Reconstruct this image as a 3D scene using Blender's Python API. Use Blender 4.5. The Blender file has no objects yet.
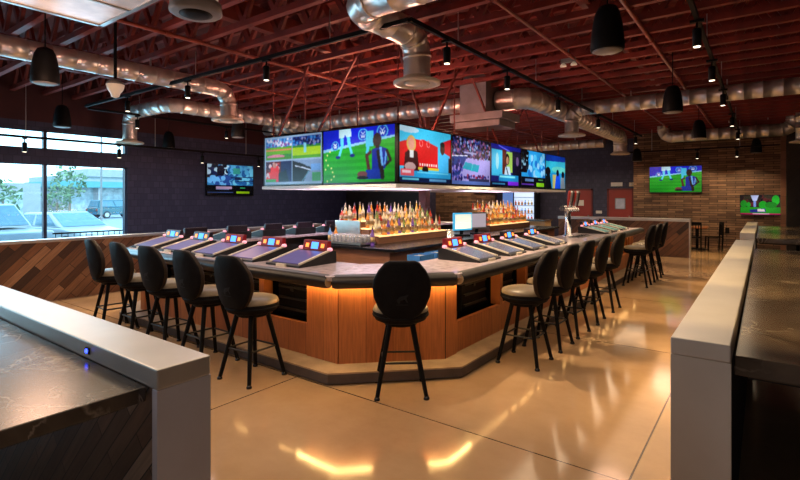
import bpy, math, random
from mathutils import Vector, Matrix
random.seed(7)
PI = math.pi
SC = bpy.context.scene
COL = SC.collection
CAM_H = 1.75

# ------------------------------------------------------------------ materials
def lin(c):
    return tuple(((v / 12.92) if v <= .04045 else ((v + .055) / 1.055) ** 2.4) for v in c)

def newmat(name):
    m = bpy.data.materials.new(name); m.use_nodes = True
    nt = m.node_tree
    b = nt.nodes['Principled BSDF']
    return m, nt, b

def coords(nt, scale=(1, 1, 1), rot=(0, 0, 0), loc=(0, 0, 0), kind='Object'):
    tc = nt.nodes.new('ShaderNodeTexCoord'); mp = nt.nodes.new('ShaderNodeMapping')
    nt.links.new(tc.outputs[kind], mp.inputs['Vector'])
    mp.inputs['Scale'].default_value = scale; mp.inputs['Rotation'].default_value = rot; mp.inputs['Location'].default_value = loc
    return mp.outputs['Vector']

def ramp(nt, fac, stops):
    r = nt.nodes.new('ShaderNodeValToRGB')
    els = r.color_ramp.elements
    while len(els) < len(stops): els.new(.5)
    for e, (p, c) in zip(els, stops):
        e.position = p; e.color = tuple(c) + (1,)
    nt.links.new(fac, r.inputs['Fac'])
    return r.outputs['Color']

def mat(name, col, rough=.5, metal=0., var=.15, scale=8., bump=0., spec=.5, coat=0., emit=None, es=0.):
    m, nt, b = newmat(name)
    n = nt.nodes.new('ShaderNodeTexNoise'); n.inputs['Scale'].default_value = scale; n.inputs['Detail'].default_value = 4
    nt.links.new(coords(nt), n.inputs['Vector'])
    lo = tuple(max(0, c * (1 - var)) for c in col); hi = tuple(min(1, c * (1 + var)) for c in col)
    nt.links.new(ramp(nt, n.outputs['Fac'], [(.3, lo), (.7, hi)]), b.inputs['Base Color'])
    b.inputs['Roughness'].default_value = rough; b.inputs['Metallic'].default_value = metal
    b.inputs['Specular IOR Level'].default_value = spec
    if coat: b.inputs['Coat Weight'].default_value = coat; b.inputs['Coat Roughness'].default_value = .1
    if bump:
        bp = nt.nodes.new('ShaderNodeBump'); bp.inputs['Strength'].default_value = bump; bp.inputs['Distance'].default_value = .01
        nt.links.new(n.outputs['Fac'], bp.inputs['Height']); nt.links.new(bp.outputs['Normal'], b.inputs['Normal'])
    if emit:
        b.inputs['Emission Color'].default_value = tuple(emit) + (1,); b.inputs['Emission Strength'].default_value = es
    return m

def emis(name, col, s):
    m, nt, b = newmat(name)
    b.inputs['Base Color'].default_value = tuple(col) + (1,)
    b.inputs['Emission Color'].default_value = tuple(col) + (1,); b.inputs['Emission Strength'].default_value = s
    return m

def planks(name, cols, length, width, rot, gap=.004, rough=.5, grain=.35, axis='xz', gapcol=(.012, .007, .004), bump=.3):
    """boards laid with a brick texture; axis says which object axes the boards lie in"""
    m, nt, b = newmat(name)
    tc = nt.nodes.new('ShaderNodeTexCoord'); sp = nt.nodes.new('ShaderNodeSeparateXYZ'); cb = nt.nodes.new('ShaderNodeCombineXYZ')
    nt.links.new(tc.outputs['Object'], sp.inputs[0])
    nt.links.new(sp.outputs[axis[0].upper()], cb.inputs['X']); nt.links.new(sp.outputs[axis[1].upper()], cb.inputs['Y'])
    mp = nt.nodes.new('ShaderNodeMapping'); mp.inputs['Rotation'].default_value = (0, 0, rot)
    nt.links.new(cb.outputs[0], mp.inputs['Vector'])
    def brick(c1, c2, gc):
        t = nt.nodes.new('ShaderNodeTexBrick'); t.inputs['Scale'].default_value = 1
        t.inputs['Brick Width'].default_value = length; t.inputs['Row Height'].default_value = width
        t.inputs['Mortar Size'].default_value = gap; t.inputs['Mortar Smooth'].default_value = .1
        t.inputs['Color1'].default_value = c1 + (1,); t.inputs['Color2'].default_value = c2 + (1,); t.inputs['Mortar'].default_value = gc + (1,)
        t.offset = .37; t.offset_frequency = 2
        nt.links.new(mp.outputs[0], t.inputs['Vector'])
        return t
    t = brick((0., 0., 0.), (1., 1., 1.), (0., 0., 0.))
    rgb = ramp(nt, t.outputs['Color'], [(i / max(1, len(cols) - 1), c) for i, c in enumerate(cols)])
    n = nt.nodes.new('ShaderNodeTexNoise'); n.inputs['Scale'].default_value = 6; n.inputs['Detail'].default_value = 5
    mp2 = nt.nodes.new('ShaderNodeMapping'); mp2.inputs['Scale'].default_value = (.6, 9, 1)
    nt.links.new(mp.outputs[0], mp2.inputs['Vector']); nt.links.new(mp2.outputs[0], n.inputs['Vector'])
    g = ramp(nt, n.outputs['Fac'], [(.3, (1 - grain,) * 3), (.7, (1, 1, 1))])
    mx = nt.nodes.new('ShaderNodeMix'); mx.data_type = 'RGBA'; mx.blend_type = 'MULTIPLY'; mx.inputs['Factor'].default_value = 1
    nt.links.new(rgb, mx.inputs[6]); nt.links.new(g, mx.inputs[7])
    m2 = nt.nodes.new('ShaderNodeMix'); m2.data_type = 'RGBA'
    nt.links.new(t.outputs['Fac'], m2.inputs['Factor']); nt.links.new(mx.outputs[2], m2.inputs[6]); m2.inputs[7].default_value = gapcol + (1,)
    nt.links.new(m2.outputs[2], b.inputs['Base Color'])
    b.inputs['Roughness'].default_value = rough
    if bump:
        bp = nt.nodes.new('ShaderNodeBump'); bp.inputs['Strength'].default_value = bump; bp.inputs['Distance'].default_value = .01; bp.invert = True
        nt.links.new(t.outputs['Fac'], bp.inputs['Height']); nt.links.new(bp.outputs['Normal'], b.inputs['Normal'])
    return m

M = {}
def floor_material():
    m, nt, b = newmat('polished_concrete')
    n = nt.nodes.new('ShaderNodeTexNoise'); n.inputs['Scale'].default_value = .8; n.inputs['Detail'].default_value = 8; n.inputs['Roughness'].default_value = .65
    v = coords(nt); nt.links.new(v, n.inputs['Vector'])
    c = ramp(nt, n.outputs['Fac'], [(.25, (.33, .205, .112)), (.5, (.45, .292, .165)), (.75, (.55, .375, .225))])
    t = nt.nodes.new('ShaderNodeTexBrick'); t.offset = 0
    t.inputs['Scale'].default_value = 1; t.inputs['Brick Width'].default_value = 3.; t.inputs['Row Height'].default_value = 3.
    t.inputs['Mortar Size'].default_value = .006; t.inputs['Mortar Smooth'].default_value = 0
    nt.links.new(coords(nt, loc=(.67, -.25, 0)), t.inputs['Vector'])
    mx = nt.nodes.new('ShaderNodeMix'); mx.data_type = 'RGBA'
    nt.links.new(t.outputs['Fac'], mx.inputs['Factor']); nt.links.new(c, mx.inputs[6]); mx.inputs[7].default_value = (.07, .04, .02, 1)
    nt.links.new(mx.outputs[2], b.inputs['Base Color'])
    n2 = nt.nodes.new('ShaderNodeTexNoise'); n2.inputs['Scale'].default_value = 2.5; n2.inputs['Detail'].default_value = 6
    nt.links.new(v, n2.inputs['Vector'])
    r = nt.nodes.new('ShaderNodeMapRange'); r.inputs[3].default_value = .05; r.inputs[4].default_value = .15
    nt.links.new(n2.outputs['Fac'], r.inputs[0]); nt.links.new(r.outputs[0], b.inputs['Roughness'])
    b.inputs['Specular IOR Level'].default_value = .6
    return m
M['floor'] = floor_material()

def stone_material():
    m, nt, b = newmat('dark_marble')
    v = coords(nt)
    n = nt.nodes.new('ShaderNodeTexNoise'); n.inputs['Scale'].default_value = 3; n.inputs['Detail'].default_value = 8; n.inputs['Distortion'].default_value = 1.5
    nt.links.new(v, n.inputs['Vector'])
    base = ramp(nt, n.outputs['Fac'], [(.3, (.030, .024, .020)), (.7, (.115, .088, .068))])
    vo = nt.nodes.new('ShaderNodeTexVoronoi'); vo.feature = 'DISTANCE_TO_EDGE'; vo.inputs['Scale'].default_value = 4.5
    ad = nt.nodes.new('ShaderNodeMix'); ad.data_type = 'VECTOR'; ad.inputs['Factor'].default_value = .35
    nt.links.new(v, ad.inputs[4]); nt.links.new(n.outputs['Color'], ad.inputs[5]); nt.links.new(ad.outputs[1], vo.inputs['Vector'])
    n2 = nt.nodes.new('ShaderNodeTexNoise'); n2.inputs['Scale'].default_value = 2.2; nt.links.new(v, n2.inputs['Vector'])
    e = ramp(nt, vo.outputs['Distance'], [(0., (1, 1, 1)), (.03, (0, 0, 0))])
    e2 = ramp(nt, n2.outputs['Fac'], [(.36, (0, 0, 0)), (.56, (1, 1, 1))])
    mu = nt.nodes.new('ShaderNodeMix'); mu.data_type = 'RGBA'; mu.blend_type = 'MULTIPLY'; mu.inputs['Factor'].default_value = 1
    nt.links.new(e, mu.inputs[6]); nt.links.new(e2, mu.inputs[7])
    mx = nt.nodes.new('ShaderNodeMix'); mx.data_type = 'RGBA'
    nt.links.new(mu.outputs[2], mx.inputs['Factor']); nt.links.new(base, mx.inputs[6]); mx.inputs[7].default_value = (.30, .25, .20, 1)
    nt.links.new(mx.outputs[2], b.inputs['Base Color']); b.inputs['Roughness'].default_value = .2
    return m
M['stone'] = stone_material()

def wallpaper_material():
    m, nt, b = newmat('dark_tile_wallpaper')
    tc = nt.nodes.new('ShaderNodeTexCoord'); sp = nt.nodes.new('ShaderNodeSeparateXYZ'); cb = nt.nodes.new('ShaderNodeCombineXYZ')
    nt.links.new(tc.outputs['Object'], sp.inputs[0])
    ad = nt.nodes.new('ShaderNodeMath'); ad.operation = 'ADD'
    nt.links.new(sp.outputs['X'], ad.inputs[0]); nt.links.new(sp.outputs['Y'], ad.inputs[1])
    nt.links.new(ad.outputs[0], cb.inputs['X']); nt.links.new(sp.outputs['Z'], cb.inputs['Y'])
    t = nt.nodes.new('ShaderNodeTexBrick'); t.inputs['Scale'].default_value = 1; t.inputs['Brick Width'].default_value = .17; t.inputs['Row Height'].default_value = .17
    t.inputs['Mortar Size'].default_value = .01; t.inputs['Bias'].default_value = -.3
    t.inputs['Color1'].default_value = (.036, .038, .086, 1); t.inputs['Color2'].default_value = (.064, .066, .130, 1); t.inputs['Mortar'].default_value = (.028, .030, .068, 1)
    nt.links.new(cb.outputs[0], t.inputs['Vector'])
    nt.links.new(t.outputs['Color'], b.inputs['Base Color'])
    b.inputs['Roughness'].default_value = .6
    return m
M['wallpaper'] = wallpaper_material()

def stackstone_material():
    m, nt, b = newmat('stacked_brick')
    tc = nt.nodes.new('ShaderNodeTexCoord'); sp = nt.nodes.new('ShaderNodeSeparateXYZ'); cb = nt.nodes.new('ShaderNodeCombineXYZ')
    nt.links.new(tc.outputs['Object'], sp.inputs[0])
    nt.links.new(sp.outputs['X'], cb.inputs['X']); nt.links.new(sp.outputs['Z'], cb.inputs['Y'])
    t = nt.nodes.new('ShaderNodeTexBrick'); t.inputs['Scale'].default_value = 1; t.inputs['Brick Width'].default_value = .52; t.inputs['Row Height'].default_value = .08
    t.inputs['Mortar Size'].default_value = .008; t.inputs['Bias'].default_value = -.1
    t.inputs['Color1'].default_value = (.13, .068, .040, 1); t.inputs['Color2'].default_value = (.38, .22, .125, 1); t.inputs['Mortar'].default_value = (.03, .017, .010, 1)
    nt.links.new(cb.outputs[0], t.inputs['Vector'])
    n = nt.nodes.new('ShaderNodeTexNoise'); n.inputs['Scale'].default_value = 2.2; n.inputs['Detail'].default_value = 6; nt.links.new(cb.outputs[0], n.inputs['Vector'])
    g = ramp(nt, n.outputs['Fac'], [(.3, (.5, .5, .5)), (.7, (1, 1, 1))])
    mx = nt.nodes.new('ShaderNodeMix'); mx.data_type = 'RGBA'; mx.blend_type = 'MULTIPLY'; mx.inputs['Factor'].default_value = 1
    nt.links.new(t.outputs['Color'], mx.inputs[6]); nt.links.new(g, mx.inputs[7]); nt.links.new(mx.outputs[2], b.inputs['Base Color'])
    bp = nt.nodes.new('ShaderNodeBump'); bp.invert = True; bp.inputs['Strength'].default_value = .6; bp.inputs['Distance'].default_value = .02
    nt.links.new(t.outputs['Fac'], bp.inputs['Height']); nt.links.new(bp.outputs['Normal'], b.inputs['Normal'])
    b.inputs['Roughness'].default_value = .75
    return m
M['brick'] = stackstone_material()

def tex_metal(name, col, rough, band):
    """duct sheet metal: bright metal with faint crumple"""
    m, nt, b = newmat(name)
    n = nt.nodes.new('ShaderNodeTexNoise'); n.inputs['Scale'].default_value = band; n.inputs['Detail'].default_value = 3
    nt.links.new(coords(nt), n.inputs['Vector'])
    nt.links.new(ramp(nt, n.outputs['Fac'], [(.3, tuple(c * .75 for c in col)), (.7, col)]), b.inputs['Base Color'])
    b.inputs['Metallic'].default_value = .72; b.inputs['Roughness'].default_value = rough
    bp = nt.nodes.new('ShaderNodeBump'); bp.inputs['Strength'].default_value = .25; bp.inputs['Distance'].default_value = .03
    nt.links.new(n.outputs['Fac'], bp.inputs['Height']); nt.links.new(bp.outputs['Normal'], b.inputs['Normal'])
    return m
M['duct'] = tex_metal('galvanised_duct', (.92, .86, .80), .32, 6)
M['plenum'] = mat('galvanised_plenum', (.26, .23, .23), .5, .5, .2, 3)
M['foil'] = mat('bright_sheet_metal', (.80, .86, .93), .35, .2, .25, 3, .15)
M['cap'] = mat('zinc_cap', (.58, .56, .54), .36, .7, .10, 2.2, .03)
M['capend'] = mat('pale_zinc_end_panel', (.52, .52, .60), .4, .25, .08, 2.2, .03)  # zinc tinted paler and lavender, imitating the light on the left end
M['steel'] = mat('stainless_steel', (.5, .48, .46), .32, .9, .1, 5)
M['chrome'] = mat('bright_chrome', (.8, .8, .8), .15, 1., .05)
M['truss'] = mat('red_stained_truss_wood', (.19, .021, .012), .6, 0, .35, 3)
M['deck'] = mat('red_stained_roof_deck', (.11, .014, .009), .8, 0, .3, 2)
M['redsteel'] = mat('red_oxide_steel', (.20, .035, .025), .55, 0, .2, 4)
M['pipe'] = mat('red_sprinkler_pipe', (.26, .05, .03), .4, 0, .2, 4)
M['maroon'] = mat('maroon_paint', (.060, .010, .012), .7, 0, .15, 2)
M['black'] = mat('black_powder_coat', (.0045, .0045, .005), .55, 0, .2, 9, 0, .14)
M['blackgloss'] = mat('black_gloss_plastic', (.008, .008, .010), .22, 0, .1, 9)
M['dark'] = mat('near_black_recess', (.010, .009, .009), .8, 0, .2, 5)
M['navy'] = mat('dark_painted_wall', (.020, .017, .022), .7, 0, .2, 3)
M['door'] = mat('red_painted_door', (.30, .030, .015), .45, 0, .12, 2)
M['doortrim'] = mat('dark_red_door_frame', (.15, .016, .010), .5, 0, .12, 2)
M['vinyl'] = mat('black_vinyl', (.008, .008, .010), .6, 0, .2, 14, .1, .06)
M['vinyltan'] = mat('taupe_vinyl', (.145, .108, .064), .42, 0, .15, 10, .1)
M['vinylrim'] = mat('brown_vinyl_edge', (.030, .020, .014), .5, 0, .15, 10, .1, .15)  # brown edge highlight put into the colour of the black vinyl
M['leather'] = mat('black_leather_armrest', (.018, .014, .013), .3, 0, .2, 12, .15)
M['tantrim'] = mat('tan_leather_end', (.55, .40, .24), .35, 0, .1, 8)
M['bartop'] = mat('bar_top_stone', (.52, .43, .44), .2, 0, .22, 14, 0, .6)
M['step'] = mat('concrete_foot_step', (.36, .27, .19), .5, 0, .25, 5, .1)
M['stepside'] = mat('dark_step_riser', (.085, .065, .062), .55, 0, .25, 5, .1)
M['white'] = mat('white_paint', (.75, .74, .72), .5, 0, .05)
M['canopywhite'] = mat('pale_canopy_underside', (.62, .56, .62), .4, 0, .05, 2)
M['grey'] = mat('grey_paint', (.20, .195, .195), .5, 0, .1)
M['blueplastic'] = mat('blue_plastic', (.05, .22, .62), .35, 0, .15)
M['cabinet'] = planks('brown_cabinet_wood', [(.20, .085, .045), (.32, .15, .085)], 3., .3, 0, .003, .45, .3, 'xz')
M['cabinet_y'] = planks('brown_cabinet_wood_side', [(.20, .085, .045), (.32, .15, .085)], 3., .3, 0, .003, .45, .3, 'yz')
BARW = [(.40, .115, .034), (.58, .20, .066), (.48, .15, .046), (.64, .235, .078)]
M['barwood'] = planks('bar_front_cherry_boards', BARW, 4., .27, PI / 2, .0016, .42, .35, 'xz')
M['barwood_y'] = planks('bar_front_cherry_boards_side', BARW, 4., .17, PI / 2, .0025, .42, .4, 'yz')
HB = [(.035, .014, .008), (.26, .11, .048), (.10, .040, .019), (.42, .215, .11), (.17, .07, .03)]
M['herring_y'] = planks('diagonal_boards_side', HB, .95, .125, -PI / 4, .004, .5, .45, 'yz')
M['herring_x'] = planks('diagonal_boards_front', HB, .95, .125, -PI / 4, .004, .5, .45, 'xz')
M['herring_dark'] = planks('dark_diagonal_boards', [(.05, .028, .020), (.22, .13, .09), (.11, .06, .04), (.34, .24, .18)], .75, .07, -PI / 4, .003, .5, .45, 'xz')
M['herring_dim'] = planks('black_brown_chevron_boards', [(.010, .008, .007), (.028, .020, .016), (.018, .013, .011)], .9, .16, -PI / 4, .004, .6, .4, 'xz')
M['led'] = emis('warm_led_strip', (1., .60, .20), 80.)
M['ledsoft'] = emis('soft_led_strip', (1., .55, .18), 11.)
M['ledshelf'] = emis('lit_bottle_shelf', (1., .66, .28), 1.3)
M['lens'] = emis('warm_lamp_lens', (1., .84, .62), 4.)
M['pinklight'] = emis('pink_button_light', (1., .42, .52), .8)
M['orangelight'] = emis('orange_button_light', (1., .25, .04), 2.)
M['bluelight'] = emis('blue_display', (.06, .28, 1.), 2.0)
M['bluedot'] = emis('blue_indicator', (.03, .06, 1.), 6.)
M['redtop'] = mat('red_lit_topper', (.15, .006, .010), .45, 0, .5, 14, 0, .3, 0, (.8, .02, .03), .10)
M['cream'] = mat('cream_plastic', (.72, .63, .50), .45, 0, .05)
M['opal'] = mat('opal_white_plastic', (.85, .78, .66), .35, 0, .03, 4, 0, .5, 0, (1, .85, .6), .12)
M['woodorange'] = mat('orange_wood_top', (.50, .16, .04), .35, 0, .2, 6)

def glass_pane(name, tint, refl):
    m = bpy.data.materials.new(name); m.use_nodes = True; nt = m.node_tree; nt.nodes.clear()
    o = nt.nodes.new('ShaderNodeOutputMaterial'); t = nt.nodes.new('ShaderNodeBsdfTransparent'); g = nt.nodes.new('ShaderNodeBsdfGlossy'); x = nt.nodes.new('ShaderNodeMixShader')
    t.inputs['Color'].default_value = tint + (1,); g.inputs['Roughness'].default_value = .02; x.inputs['Fac'].default_value = refl
    nt.links.new(t.outputs[0], x.inputs[1]); nt.links.new(g.outputs[0], x.inputs[2]); nt.links.new(x.outputs[0], o.inputs[0])
    return m
M['pane'] = glass_pane('window_glass', (.86, .97, 1.), .04)
M['drinkglass'] = glass_pane('clear_drinking_glass', (.92, .94, .97), .30)
_n = M['drinkglass'].node_tree; _d = _n.nodes.new('ShaderNodeBsdfDiffuse'); _d.inputs['Color'].default_value = (.85, .86, .9, 1); _x = _n.nodes.new('ShaderNodeMixShader'); _x.inputs['Fac'].default_value = .22
_o = [q for q in _n.nodes if q.type == 'OUTPUT_MATERIAL'][0]; _p = _o.inputs[0].links[0].from_socket; _n.links.new(_p, _x.inputs[1]); _n.links.new(_d.outputs[0], _x.inputs[2]); _n.links.new(_x.outputs[0], _o.inputs[0])

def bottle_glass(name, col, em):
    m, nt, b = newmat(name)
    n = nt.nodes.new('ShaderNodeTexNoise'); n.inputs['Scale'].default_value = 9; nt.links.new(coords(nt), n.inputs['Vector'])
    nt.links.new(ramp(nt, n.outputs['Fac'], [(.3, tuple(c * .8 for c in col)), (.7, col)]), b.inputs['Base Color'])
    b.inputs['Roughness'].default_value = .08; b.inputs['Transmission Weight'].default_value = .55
    b.inputs['Emission Color'].default_value = col + (1,); b.inputs['Emission Strength'].default_value = em  # faint emission imitates shelf light glowing through the bottle
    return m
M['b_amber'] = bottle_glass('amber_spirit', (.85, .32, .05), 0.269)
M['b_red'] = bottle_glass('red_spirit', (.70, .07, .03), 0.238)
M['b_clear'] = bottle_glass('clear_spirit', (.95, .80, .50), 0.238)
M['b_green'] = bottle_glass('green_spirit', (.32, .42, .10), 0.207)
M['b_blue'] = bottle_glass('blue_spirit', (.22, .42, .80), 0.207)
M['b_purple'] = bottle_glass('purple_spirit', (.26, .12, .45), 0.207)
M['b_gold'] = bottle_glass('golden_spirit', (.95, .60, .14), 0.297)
M['paperlabel'] = mat('cream_paper_label', (.42, .30, .15), .6, 0, .5, 30)
M['capdark'] = mat('dark_bottle_cap', (.05, .03, .03), .4)
M['capgold'] = mat('pale_pour_spout', (.55, .42, .24), .35, 0, .1, 8)

def screen_material(name, strength):
    m = bpy.data.materials.new(name); m.use_nodes = True; nt = m.node_tree; nt.nodes.clear()
    o = nt.nodes.new('ShaderNodeOutputMaterial'); e = nt.nodes.new('ShaderNodeEmission'); g = nt.nodes.new('ShaderNodeBsdfGlossy'); a = nt.nodes.new('ShaderNodeAddShader')
    c = nt.nodes.new('ShaderNodeVertexColor'); c.layer_name = 'Picture'
    g.inputs['Color'].default_value = (.03, .03, .03, 1); g.inputs['Roughness'].default_value = .2
    e.inputs['Strength'].default_value = strength
    nt.links.new(c.outputs[0], e.inputs['Color']); nt.links.new(e.outputs[0], a.inputs[0]); nt.links.new(g.outputs[0], a.inputs[1]); nt.links.new(a.outputs[0], o.inputs[0])
    return m
M['screen'] = screen_material('lit_tv_picture', 1.05)
M['screen_dim'] = screen_material('dimmer_tv_picture', .8)

# ------------------------------------------------------------------ mesh building
class MB:
    def __init__(s): s.v = []; s.f = []; s.mi = []; s.sm = []
    def add(s, vs, fs, mi=0, smooth=False):
        o = len(s.v); s.v += [tuple(v) for v in vs]
        for f in fs: s.f.append([i + o for i in f]); s.mi.append(mi); s.sm.append(smooth)
    def box(s, x0, x1, y0, y1, z0, z1, mi=0):
        vs = [(x0, y0, z0), (x1, y0, z0), (x1, y1, z0), (x0, y1, z0), (x0, y0, z1), (x1, y0, z1), (x1, y1, z1), (x0, y1, z1)]
        s.add(vs, [(0, 3, 2, 1), (4, 5, 6, 7), (0, 1, 5, 4), (1, 2, 6, 5), (2, 3, 7, 6), (3, 0, 4, 7)], mi); return s
    def prism(s, poly, z0, z1, mi=0):
        n = len(poly)
        vs = [(p[0], p[1], z0) for p in poly] + [(p[0], p[1], z1) for p in poly]
        s.add(vs, [list(range(n))[::-1], list(range(n, 2 * n))] + [(i, (i + 1) % n, n + (i + 1) % n, n + i) for i in range(n)], mi); return s
    def hexa(s, a, b, mi=0):
        """a: 4 points, b: the 4 opposite points"""
        s.add(list(a) + list(b), [(3, 2, 1, 0), (4, 5, 6, 7), (0, 1, 5, 4), (1, 2, 6, 5), (2, 3, 7, 6), (3, 0, 4, 7)], mi); return s
    def tube(s, pts, r, n=12, mi=0, caps=True, smooth=True):
        pts = [Vector(p) for p in pts]; rs = r if isinstance(r, (list, tuple)) else [r] * len(pts)
        rings = []; up = None
        for i, p in enumerate(pts):
            d = (pts[min(i + 1, len(pts) - 1)] - pts[max(i - 1, 0)]).normalized()
            if up is None:
                up = Vector((0, 0, 1)) if abs(d.z) < .9 else Vector((1, 0, 0))
            u = d.cross(up).normalized(); w = u.cross(d).normalized(); up = w
            rings.append([p + (u * math.cos(2 * PI * k / n) + w * math.sin(2 * PI * k / n)) * rs[i] for k in range(n)])
        vs = [v for rg in rings for v in rg]; fs = []
        for i in range(len(pts) - 1):
            for k in range(n):
                fs.append((i * n + k, i * n + (k + 1) % n, (i + 1) * n + (k + 1) % n, (i + 1) * n + k))
        s.add(vs, fs, mi, smooth)
        if caps:
            s.add(rings[0], [list(range(n))[::-1]], mi); s.add(rings[-1], [list(range(n))], mi)
        return s
    def bar(s, a, b, w, h, mi=0):
        """rectangular bar from a to b"""
        a = Vector(a); b = Vector(b); d = (b - a).normalized()
        up = Vector((0, 0, 1)) if abs(d.z) < .95 else Vector((1, 0, 0))
        u = d.cross(up).normalized() * (w / 2); t = u.cross(d).normalized() * (h / 2)
        A = [a - u - t, a + u - t, a + u + t, a - u + t]; B = [p + (b - a) for p in A]
        return s.hexa(A, B, mi)
    def lathe(s, prof, n=16, c=(0, 0, 0), mi=0, smooth=True, mis=None):
        vs = []; 
        for (r, z) in prof:
            for k in range(n):
                a = 2 * PI * k / n; vs.append((c[0] + r * math.cos(a), c[1] + r * math.sin(a), c[2] + z))
        o = len(s.v); s.v += vs
        for i in range(len(prof) - 1):
            for k in range(n):
                s.f.append([o + i * n + k, o + i * n + (k + 1) % n, o + (i + 1) * n + (k + 1) % n, o + (i + 1) * n + k]); s.mi.append(mis[i] if mis else mi); s.sm.append(smooth)
        s.f.append([o + k for k in range(n)][::-1]); s.mi.append(mis[0] if mis else mi); s.sm.append(False)
        e = o + (len(prof) - 1) * n
        s.f.append([e + k for k in range(n)]); s.mi.append(mis[-1] if mis else mi); s.sm.append(False)
        return s
    def build(s, name, mats, parent=None, loc=(0, 0, 0), rotz=0, bevel=0, seg=2):
        me = bpy.data.meshes.new(name); me.from_pydata(s.v, [], s.f)
        if not isinstance(mats, (list, tuple)): mats = [mats]
        for m in mats: me.materials.append(M[m] if isinstance(m, str) else m)
        me.polygons.foreach_set('material_index', s.mi); me.polygons.foreach_set('use_smooth', s.sm)
        me.update()
        o = bpy.data.objects.new(name, me); COL.objects.link(o)
        o.location = loc; o.rotation_euler = (0, 0, rotz)
        if parent: o.parent = parent
        if bevel:
            b = o.modifiers.new('edge', 'BEVEL'); b.width = bevel; b.segments = seg; b.limit_method = 'ANGLE'; b.angle_limit = math.radians(40)
        return o

def tag(o, label=None, cat=None, group=None, kind=None):
    if label: o['label'] = label
    if cat: o['category'] = cat
    if group: o['group'] = group
    if kind: o['kind'] = kind
    return o
def thing(name, label, cat, loc=(0, 0, 0), rotz=0, group=None, kind=None):
    o = bpy.data.objects.new(name, None); COL.objects.link(o); o.location = loc; o.rotation_euler = (0, 0, rotz); o.empty_display_size = .1
    return tag(o, label, cat, group, kind)
def copy_tree(o, parent=None):
    c = o.copy(); COL.objects.link(c)
    if parent: c.parent = parent
    for ch in KIDS.get(o.name, list(o.children)): copy_tree(ch, c)
    return c
KIDS = {}
def kids(o):
    KIDS[o.name] = list(o.children)
    for c in o.children: kids(c)

def offset(poly, d):
    """offset an open polyline to its left by d (mitred)"""
    out = []
    n = len(poly)
    for i, p in enumerate(poly):
        ns = []
        for a, b in ((i - 1, i), (i, i + 1)):
            if a < 0 or b >= n: continue
            dx, dy = poly[b][0] - poly[a][0], poly[b][1] - poly[a][1]; l = math.hypot(dx, dy); ns.append((-dy / l, dx / l))
        if len(ns) == 1: m = ns[0]; k = 1
        else:
            m = (ns[0][0] + ns[1][0], ns[0][1] + ns[1][1]); l = math.hypot(*m); m = (m[0] / l, m[1] / l); k = 1 / (m[0] * ns[0][0] + m[1] * ns[0][1])
        out.append((p[0] + m[0] * d * k, p[1] + m[1] * d * k))
    return out
def band(mb, poly, d0, d1, z0, z1, mi=0):
    a = offset(poly, d0); b = offset(poly, d1)
    for i in range(len(poly) - 1):
        mb.prism([a[i], a[i + 1], b[i + 1], b[i]], z0, z1, mi)
    return mb

# ------------------------------------------------------------------ the room
XL, XR, YB, YF, ZC = -13.5, 3.2, 21.5, -4.0, 4.15
def struct(name, mb, mats, label, cat=None, **k):
    o = mb.build(name, mats, **k); return tag(o, label, cat or name.split('_')[0], None, 'structure')

struct('floor', MB().box(XL - .3, XR + .3, YF - .3, YB + .3, -.2, 0), 'floor', 'polished amber concrete floor with thin saw-cut joints')
struct('ceiling', MB().box(XL - .3, XR + .3, YF - .3, YB + .3, 4.86, 5.0), 'deck', 'red stained roof deck above the open trusses')

# left wall with storefront openings
WIN_Y0, WIN_Y1 = -3.02, 6.09
mw = MB()
mw.box(XL - .25, XL, YF, WIN_Y0, 0, 3.52); mw.box(XL - .25, XL, WIN_Y1, YB, 0, 3.52)
mw.box(XL - .25, XL, WIN_Y0, WIN_Y1, 0, .55); mw.box(XL - .25, XL, WIN_Y0, WIN_Y1, 2.56, 2.88); mw.box(XL - .25, XL, WIN_Y0, WIN_Y1, 3.34, 3.52)
mw.box(XL - .25, XL, YF, YB, 3.52, 4.9, 1)
struct('wall_left', mw, ['wallpaper', 'maroon'], 'dark charcoal patterned wall around the storefront windows, maroon above')
mb = MB(); mb.box(XL - .2, XR, YB, YB + .2, 0, 4.9)
struct('wall_back', mb, 'wallpaper', 'dark charcoal patterned wall with two red doors')
YBR = 20.45
struct('wall_back_brick', MB().box(-4.02, .58, YBR, YB, 0, 4.9), 'brick', 'brown stacked brick wall carrying two screens')
struct('wall_back_left_boards', MB().box(-13.5, -10.2, YB - .25, YB, 0, 4.9), 'brick', 'warm lit brick wall behind the bottle displays')
struct('wall_right', MB().box(XR, XR + .2, YF, YB, 0, 4.9), 'navy', 'dark wall at the right side of the room')
struct('wall_front', MB().box(XL, XR, YF - .2, YF, 0, 4.9), 'navy', 'dark wall behind the viewer')
struct('wall_return', MB().box(.58, XR, 19.6, YB, 0, 4.9), 'herring_dim', 'dark chevron boarded wall beside the brick wall')
struct('trim_1', MB().box(.44, .60, 20.36, 20.46, 0, 4.0), 'cabinet', 'brown wooden corner trim at the end of the brick wall')
struct('wall_screen_boards', MB().box(-13.45, -9.9, 14.5, 14.7, 0, 4.1), 'herring_dim', 'black brown chevron boarded partition left of the bottle display')

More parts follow.
